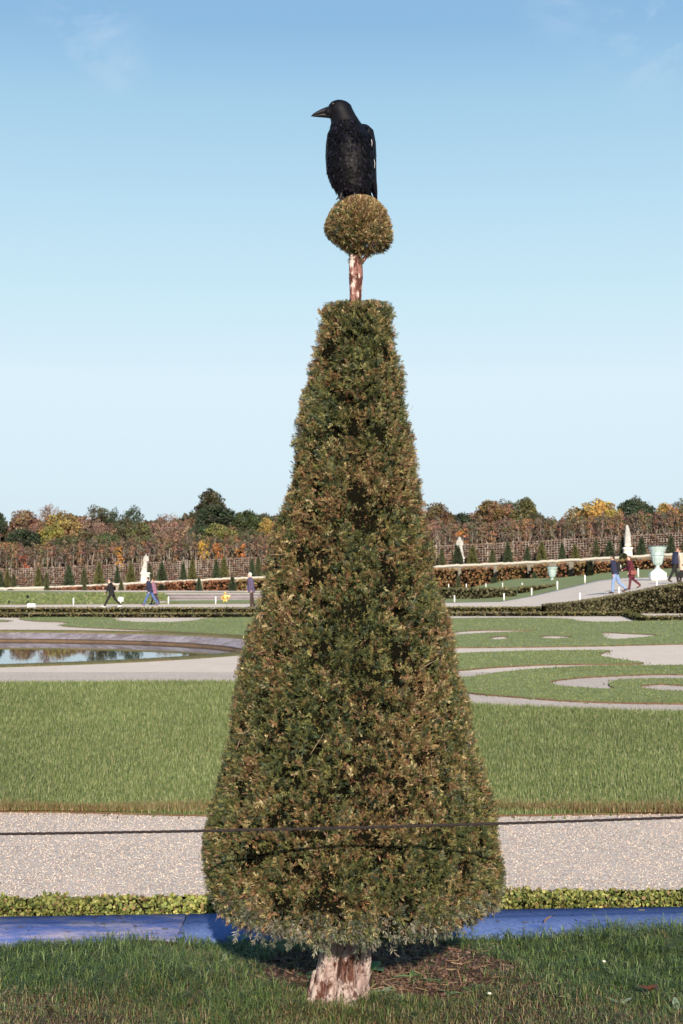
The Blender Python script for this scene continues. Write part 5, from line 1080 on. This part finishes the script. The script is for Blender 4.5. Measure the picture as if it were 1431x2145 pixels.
# ================================================================ people
SK = mat('skin', (.55,.34,.25), rough=.55)
def cloth(name, col, rough=.85): return mat(name, col, rough=rough, noise=[(9,.45,.7,tuple(c*.72 for c in col))], bump=[('NOISE',14,.4,.01)])
def person(loc, H_, face, label, pose, top, leg, hair, shoe, coat_len=.52, cap=False, extra=None, skin=SK, stoop=.05):
    """face: heading angle in the ground plane; pose: hip angles (L,R), knee bends (L,R), shoulder angles (L,R), elbow bends (L,R)"""
    root = empty('person', loc, face); tag(root, label, 'person', None)
    h = H_; hipz = .53*h; J = {}
    (hl, hr), (kl, kr), (sl, sr), (el, er) = pose
    def dirv(a): return np.array([math.sin(a), 0, -math.cos(a)])
    feet = []
    for k, (a, b_, s) in enumerate(((hl, kl, 1), (hr, kr, -1))):
        hip = np.array([0, s*.052*h, hipz]); kn = hip + dirv(a)*.245*h; an = kn + dirv(a - b_)*.24*h; J[k] = (hip, kn, an); feet.append(an[2])
    dz = .045*h - min(feet); 
    sh = {}
    lean = np.array([stoop*h, 0, 0]); neck = np.array([0, 0, .82*h]) + lean; chest = np.array([0, 0, .72*h]) + lean*.75
    for k, (a, b_, s) in enumerate(((sl, el, 1), (sr, er, -1))):
        S0 = np.array([0, s*.105*h, .80*h]) + lean*.9; E = S0 + dirv(a)*.165*h + np.array([0, s*.02*h, 0]); W__ = E + dirv(a + b_)*.145*h + np.array([0, -s*.01*h, 0]); sh[k] = (S0, E, W__, a + b_)
    up = np.array([0, 0, dz]); q = lambda v: v + up
    mb = MB(); hd = neck + np.array([.018*h, 0, .095*h])
    mb.cap(q(neck), q(neck + np.array([.01*h, 0, .05*h])), .032*h, .03*h)
    mb.ell(q(hd), (.050*h, .041*h, .060*h)); mb.cap(q(hd + np.array([.02*h, 0, -.03*h])), q(hd + np.array([.026*h, 0, -.036*h])), .026*h, .02*h)       # skull, jaw
    mb.cap(q(hd + np.array([.045*h, 0, .004*h])), q(hd + np.array([.056*h, 0, -.010*h])), .005*h, .008*h)                                            # nose
    mb.cap(q(hd + np.array([.044*h, -.008*h, -.028*h])), q(hd + np.array([.044*h, .008*h, -.028*h])), .0045*h, .0045*h)                                # lips
    for s in (-1, 1):
        mb.ell(q(hd + np.array([-.002*h, s*.042*h, -.002*h])), (.010*h, .006*h, .016*h)); mb.ell(q(hd + np.array([.044*h, s*.017*h, .006*h])), (.006*h, .007*h, .005*h))
    mb.cap(q(neck), q(chest), .045*h, .075*h); mb.cap(q(chest + np.array([0,.03*h,0])), q(np.array([0,.035*h,.56*h])), .068*h, .062*h); mb.cap(q(chest + np.array([0,-.03*h,0])), q(np.array([0,-.035*h,.56*h])), .068*h, .062*h)
    for k in (0, 1):
        a, b_, c = J[k]; mb.cap(q(a), q(b_), .052*h, .034*h); mb.cap(q(b_), q(c), .033*h, .02*h); mb.cap(q(c) + (0, 0, -.015*h), q(c) + (.07*h, 0, -.03*h), .02*h, .015*h)
        a, b_, c, an = sh[k]; mb.cap(q(a), q(b_), .03*h, .023*h); mb.cap(q(b_), q(c), .022*h, .014*h); mb.cap(q(neck)*.4 + q(chest)*.6, q(a), .04*h, .03*h)
        dv = dirv(an); sd = np.array([0, 1., 0]); pv = np.cross(dv, sd); pl = c + dv*.03*h; mb.cap(q(c), q(pl + dv*.012*h), .013*h, .017*h)
        for f in range(4):
            o_ = sd*(f - 1.5)*.0105*h; l = (.030, .036, .034, .026)[f]*h; p0 = pl + dv*.018*h + o_; p1 = p0 + dv*l*.55 + pv*.004*h; p2 = p1 + dv*l*.4 + pv*.010*h; mb.cap(q(p0), q(p1), .0052*h, .0048*h, 6); mb.cap(q(p1), q(p2), .0048*h, .004*h, 6)
        th_ = c + dv*.012*h + sd*(.016*h if k == 0 else -.016*h); mb.cap(q(th_), q(th_ + dv*.026*h + sd*(.014*h if k == 0 else -.014*h) + pv*.006*h), .006*h, .0048*h, 6)
    mb.union('body', skin, root, .0075*h, 2)
    # trousers
    mb = MB()
    for k in (0, 1):
        a, b_, c = J[k]; mb.cap(q(a), q(b_), .060*h, .042*h); mb.cap(q(b_), q(c) + (0, 0, .012*h), .041*h, .032*h)
    mb.cap(q(np.array([0, .03*h, .56*h])), q(np.array([0, -.03*h, .56*h])), .07*h, .07*h); mb.union('trousers', leg, root, .010*h, 3)
    for k in (0, 1):
        a, b_, c = J[k]; mb = MB(); ta = (J[k][2] - J[k][1]); tl = math.atan2(ta[0], -ta[2])*.6; fv = np.array([math.cos(tl), 0, math.sin(tl)])
        mb.cap(q(c) + (0, 0, -.012*h), q(c) + fv*.085*h + (0, 0, -.022*h), .027*h, .021*h); mb.cap(q(c) + (-.012*h, 0, -.020*h), q(c) + fv*.04*h + (0, 0, -.026*h), .023*h, .02*h); mb.union('shoe', shoe, root, .008*h, 2)
    # jacket or coat
    mb = MB(); n = 20; th = np.arange(n)/n*2*PI; V = []
    for z, rx, ry in ((coat_len, .098, .118), (coat_len+.06, .094, .112), (.60, .088, .104), (.68, .088, .110), (.76, .088, .122), (.80, .078, .112), (.835, .052, .062), (.855, .04, .044)):
        cx = stoop*h*np.clip((z-.5)/.33, 0, 1)
        V.append(np.c_[cx + np.cos(th)*rx*h*(1 + (.025*np.sin(5*th) if z < .6 else 0)), np.sin(th)*ry*h, np.full(n, z*h) + dz])
    mb.rings(np.array(V))
    for k in (0, 1):
        a, b_, c, an = sh[k]; mb.cap(q(a), q(b_), .043*h, .034*h); mb.cap(q(b_), q(c) - (c-b_)*.06 + up*0, .033*h, .025*h)
    mb.union('coat' if coat_len < .5 else 'jacket', top, root, .010*h, 3)
    # hair or cap
    mb = MB(); mb.ell(q(hd + np.array([-.012*h, 0, .016*h])), (.050*h, .046*h, .054*h)); mb.ell(q(hd + np.array([-.022*h, 0, -.01*h])), (.034*h, .040*h, .045*h))
    if cap: mb.cap(q(hd + np.array([.03*h, 0, .03*h])), q(hd + np.array([.062*h, 0, .024*h])), .022*h, .012*h)
    mb.union('cap' if cap else 'hair', hair, root, .008*h, 2)
    if extra: extra(root, h, dz, sh, hd, q)
    return root
NAVY = cloth('navy_cloth', (.022,.024,.055)); BLK = cloth('black_cloth', (.014,.013,.014)); DENIM = cloth('blue_denim', (.07,.12,.28)); LDEN = cloth('light_denim', (.20,.29,.48)); WINE = cloth('wine_red_wool', (.10,.018,.028)); PUR = cloth('purple_grey_coat', (.10,.075,.13)); DPUR = cloth('dark_plum_cloth', (.05,.03,.05)); BEI = cloth('beige_wool', (.55,.42,.33)); WHT = cloth('white_shoe', (.75,.74,.72)); DBR = cloth('dark_brown', (.05,.03,.025)); PNKC = cloth('pink_grey_coat', (.26,.13,.18)); LEA = cloth('red_leather', (.22,.06,.05), .5)
HD = mat('dark_hair', (.02,.014,.012), rough=.6); HB = mat('brown_hair', (.10,.05,.03), rough=.6); HW = mat('white_hair', (.75,.70,.66), rough=.7); BLO = mat('blond_scarf', (.62,.5,.36), rough=.8)
def d2(a): return math.radians(a)
def phone_scarf(root, h, dz, sh, hd, q):
    mb = MB(); mb.cap(q(hd + np.array([.012*h, -.03*h, -.075*h])), q(hd + np.array([.012*h, .03*h, -.075*h])), .034*h, .034*h); mb.union('scarf', BLO, root, .009*h, 2)
g = G(234, 1273); k = g.y/F
person(g, 66*k, PI*1.02, 'person in a black coat and white shoes walking left and holding a phone', ((d2(30), d2(-27)), (d2(6), d2(16)), (d2(12), d2(22)), (d2(30), d2(78))), BLK, BLK, HD, WHT, .44, extra=phone_scarf)
mb = MB(); mb.box((0,0,0), (.006,.04,.075)); o = mb.obj('phone', BLK, loc=Vector(g) + Vector((-.60, -.13, 66*k*.70))); tag(o, 'dark phone held by the walker in the black coat', 'phone')
g = G(315, 1268.5); k = g.y/F
person(g, 64*k, PI*1.0, 'person in a dark cap, navy jacket and blue jeans walking left', ((d2(26), d2(-24)), (d2(4), d2(14)), (d2(-14), d2(16)), (d2(18), d2(30))), NAVY, DENIM, HD, PUR, .49, cap=True, stoop=.075)
g = G(324, 1266.5); k = g.y/F
person(g, 56*k, PI*.97, 'person in a pinkish purple coat half hidden behind the walker in jeans', ((d2(14), d2(-14)), (d2(4), d2(10)), (d2(-10), d2(10)), (d2(18), d2(22))), PNKC, DPUR, HB, DBR, .42)
g = G(527, 1274); k = g.y/F
person(g, 76*k, PI*1.12, 'grey haired man in a purple grey coat and dark trousers beside the topiary', ((d2(5), d2(-8)), (d2(3), d2(4)), (d2(-4), d2(5)), (d2(12), d2(14))), PUR, DBR, HW, DBR, .44, stoop=.04)
def backpack(root, h, dz, sh, hd, q):
    mb = MB(); mb.cap(q(np.array([-.075*h, 0, .62*h])), q(np.array([-.06*h, 0, .76*h])), .062*h, .055*h); o = mb.union('backpack', BLK, root, .009*h, 3)
    mb = MB(); mb.box(q(np.array([-.120*h, -.045*h, .68*h])), (.01*h, .008*h, .045*h)); p = mb.obj('reflective_strip', M['white_paint'], None); p.parent = o
v = ramp_at(1290, 1243.5); k = v.y/F
person(v, 83*k, PI*.86, 'man in a navy jacket with a black backpack and light jeans walking up the path', ((d2(12), d2(-16)), (d2(8), d2(30)), (d2(-8), d2(4)), (d2(8), d2(10))), NAVY, LDEN, HD, DBR, .50, extra=backpack, stoop=.06)
def bag(root, h, dz, sh, hd, q):
    mb = MB(); mb.box(q(np.array([-.01*h, .135*h, .50*h])), (.085*h, .028*h, .062*h)); mb.union('handbag', LEA, root, .009*h, 4)
v = ramp_at(1323, 1235.5); k = v.y/F
person(v, 73*k, PI*1.05, 'woman in a wine red coat with a red handbag walking left', ((d2(12), d2(-20)), (d2(4), d2(30)), (d2(4), d2(10)), (d2(24), d2(56))), WINE, WINE, HB, DBR, .36, extra=bag)
v = ramp_at(1414, 1220.5); k = v.y/F
person(v, 78*k, PI*.1, 'man in a navy jacket and black trousers near the right frame edge', ((d2(18), d2(-22)), (d2(6), d2(8)), (d2(-8), d2(4)), (d2(8), d2(12))), NAVY, BLK, HB, DBR, .52, stoop=.05)
def bag2(root, h, dz, sh, hd, q):
    mb = MB(); mb.box(q(np.array([.02*h, .12*h, .26*h])), (.09*h, .035*h, .09*h)); mb.union('dark_bag', BLK, root, .01*h, 4)
    mb = MB(); mb.cap(q(hd + np.array([0, -.05*h, -.09*h])), q(hd + np.array([0, .05*h, -.09*h])), .04*h, .04*h); mb.union('white_collar', WHT, root, .01*h, 3)
v = ramp_at(1430, 1222.5); k = v.y/F
person(v, 74*k, PI*.9, 'person in a beige coat with a dark bag cut by the right frame edge', ((d2(8), d2(-8)), (d2(3), d2(6)), (d2(-4), d2(6)), (d2(10), d2(10))), BEI, DBR, HB, DBR, .38, extra=bag2)
# ================================================================ statues
def statue(px, pyt, pyb, wpx, d, label, ped, shape):
    b0 = P(px, pyb, d); k = d/F; h = (pyb-pyt)*k; w_ = wpx*k; root = empty('statue', b0); tag(root, label, 'statue'); ph = ped*h
    mb = MB(); a = w_*.40
    mb.rings(np.array([[(-s_,-s_,z),(s_,-s_,z),(s_,s_,z),(-s_,s_,z)] for s_, z in ((a*1.12,-.5),(a*1.12,ph*.14),(a*1.0,ph*.18),(a*.96,ph*.86),(a*1.12,ph*.90),(a*1.12,ph))])); mb.obj('pedestal', M['white_stone'], root)
    f = h - ph; mb = MB(); c = lambda x, y, z: np.array([x*f, y*f, ph + z*f])
    if shape == 'cloaked':      # figure leaning, cloak falling to the left
        mb.cap(c(.02,0,.93), c(.025,0,.955), .030*f, .028*f); mb.cap(c(.02,0,.88), c(.02,0,.92), .022*f, .02*f)
        mb.cap(c(-.05,0,.82), c(.09,0,.80), .050*f, .055*f); mb.cap(c(.01,0,.80), c(-.01,0,.50), .095*f, .105*f); mb.cap(c(-.01,0,.5), c(-.05,0,.04), .11*f, .13*f)
        mb.cap(c(.11,-.02,.78), c(.15,-.05,.62), .035*f, .03*f); mb.cap(c(.15,-.05,.62), c(.06,-.11,.56), .03*f, .025*f); mb.cap(c(-.07,-.02,.78), c(-.12,-.04,.58), .035*f, .03*f)
        for q_ in range(9): x = -.13 + q_*.026; mb.cap(c(x*.5,-.09,.60), c(x*1.3-.04,-.12,.03), .012*f, .022*f, 6)
    elif shape == 'wrapped':    # tall figure under a pointed cover of cloth
        mb.cap(c(-.01,0,.94), c(-.01,0,.90), .055*f, .07*f); mb.cap(c(-.01,0,.90), c(.01,0,.55), .07*f, .135*f); mb.cap(c(.01,0,.55), c(.0,0,.10), .135*f, .15*f)
        for q_ in range(11): x = -.12 + q_*.024; mb.cap(c(x*.45,-.06,.86), c(x*1.1,-.14,.06), .010*f, .018*f, 6)
    else:                       # figure with arms held out, drapery falling at both sides
        mb.cap(c(0,0,.93), c(0,0,.90), .05*f, .05*f); mb.cap(c(0,0,.86), c(0,0,.60), .09*f, .10*f); mb.cap(c(-.08,0,.78), c(.08,0,.78), .05*f, .05*f)
        for s_ in (-1, 1):
            mb.cap(c(s_*.1,0,.76), c(s_*.14,-.03,.58), .045*f, .035*f); mb.cap(c(s_*.05,0,.6), c(s_*.13,0,.25), .07*f, .05*f); mb.cap(c(s_*.13,0,.25), c(s_*.16,-.02,.02), .05*f, .045*f)
        mb.cap(c(0,0,.55), c(0,.05,.05), .07*f, .08*f)
    mb.union('figure', M['statue'], root, .016*f, 2)
statue(305, 1159, 1222.5, 22, BD(305)-5, 'cloaked white stone figure on a pedestal left of the topiary', .36, 'cloaked')
statue(1315, 1099, 1174, 21, BD(1315)-4.5, 'tall tapering pale statue like a wrapped figure on a white pedestal', .36, 'wrapped')
statue(963, 1123, 1187, 22, BD(963)+1.0, 'grey statue right of the topiary partly hidden by a dark yew cone', .30, 'open')
# ================================================================ gilded sculpture
g = G(472, 1277); root = empty('gilded_sculpture', (g.x, g.y + 26, 0)); g2 = P(472, 1262.5, 96)
root.location = (g2.x, 96, 0); tag(root, 'small gilded fountain sculpture on a thin stand beyond the walk', 'sculpture'); k = 96/F; zc = g2.z; f = 23*k
mb = MB(); c = lambda x, y, z: np.array([x*f, y*f, zc + z*f])
mb.cap(c(0,0,.86), c(0,0,.90), .09*f, .10*f); mb.cap(c(0,0,.66), c(0,0,.42), .15*f, .18*f); mb.cap(c(-.02,0,.42), c(-.16,-.05,.06), .12*f, .08*f); mb.cap(c(.02,0,.42), c(.14,-.05,.06), .12*f, .09*f)
mb.cap(c(-.13,0,.62), c(-.34,0,.50), .08*f, .07*f); mb.cap(c(-.34,0,.50), c(-.30,0,.30), .07*f, .06*f); mb.cap(c(.13,0,.62), c(.36,0,.56), .08*f, .09*f); mb.cap(c(.36,0,.56), c(.30,0,.34), .09*f, .06*f); mb.cap(c(.36,0,.6), c(.42,0,.68), .06*f, .05*f)
mb.union('figure', M['gold'], root, .02*f, 2)
mb = MB(); mb.cap(c(0,0,.10), (0,0,-.05), .03*f, .04*f); mb.cap(c(-.1,0,.05), c(.12,0,.05), .05*f, .05*f); mb.obj('stand', M['dark_bronze'], root, True)
g = G(475, 1278.5); mb = MB(); h = 15*g.y/F; mb.cap((0,0,0), (0,0,h), .012, .010, 6); mb.ell((0,0,h), (.03,.03,.03), 8, 5); tag(mb.obj('thin_pole', M['dark_bronze'], None, True, loc=g), 'thin dark rod standing on the walk in front of the gilded sculpture', 'rod')
# ================================================================ far crows
def far_crow(px, pyb, hpx, d, face, label, ground=True, up=.9):
    v = P(px, pyb, d); k = hpx*d/F; root = empty('crow', v, face); tag(root, label, 'bird', 'crows on the far lawn'); s_ = k
    mb = MB(); a = up; dx, dz = math.cos(a), math.sin(a)
    B0 = np.array([0, 0, .22]); B1 = B0 + np.array([dx, 0, dz])*.42; mb.cap(B0*s_, B1*s_, .13*s_, .17*s_); hd = B1 + np.array([.10, 0, .20]); mb.cap(B1*s_, hd*s_, .12*s_, .10*s_)
    mb.cap(B0*s_, (B0 - np.array([dx, 0, dz*.6])*.40)*s_, .10*s_, .04*s_)
    mb.union('body', M['feather'], root, .02*s_, 2)
    mb = MB(); mb.cap((hd + (.06,0,0))*s_, (hd + (.26,0,-.05))*s_, .045*s_, .01*s_, 8); mb.obj('beak', M['beak'], root, True)
    for sg in (-1, 1):
        mb = MB(); mb.cap((B0 + (.05, sg*.05, 0))*s_, np.array((.05, sg*.05, .0))*s_, .03*s_, .02*s_, 6); mb.cap(np.array((-.03, sg*.05, .0))*s_, np.array((.14, sg*.05, .0))*s_, .015*s_, .01*s_, 6); mb.obj('leg', M['claw'], root, True)
        mb = MB(); mb.cap((B1 + (-.03, sg*.13, -.04))*s_, (B0 + (-.22, sg*.10, -.06))*s_, .10*s_, .03*s_, 8); mb.obj('wing', M['feather'], root, True)
far_crow(20, 1266, 9.5, 87, 2.6, 'crow nearest the left frame edge on the far lawn', up=1.1)
far_crow(56, 1266, 9, 87, .4, 'crow on the lawn edge just above the white panels')
far_crow(58.5, 1256, 12, 107, 2.0, 'larger looking crow farther up the lawn above the white panels', up=1.0)
far_crow(331, 1266, 9, 87, 3.0, 'crow on the lawn edge right of the walker in jeans')
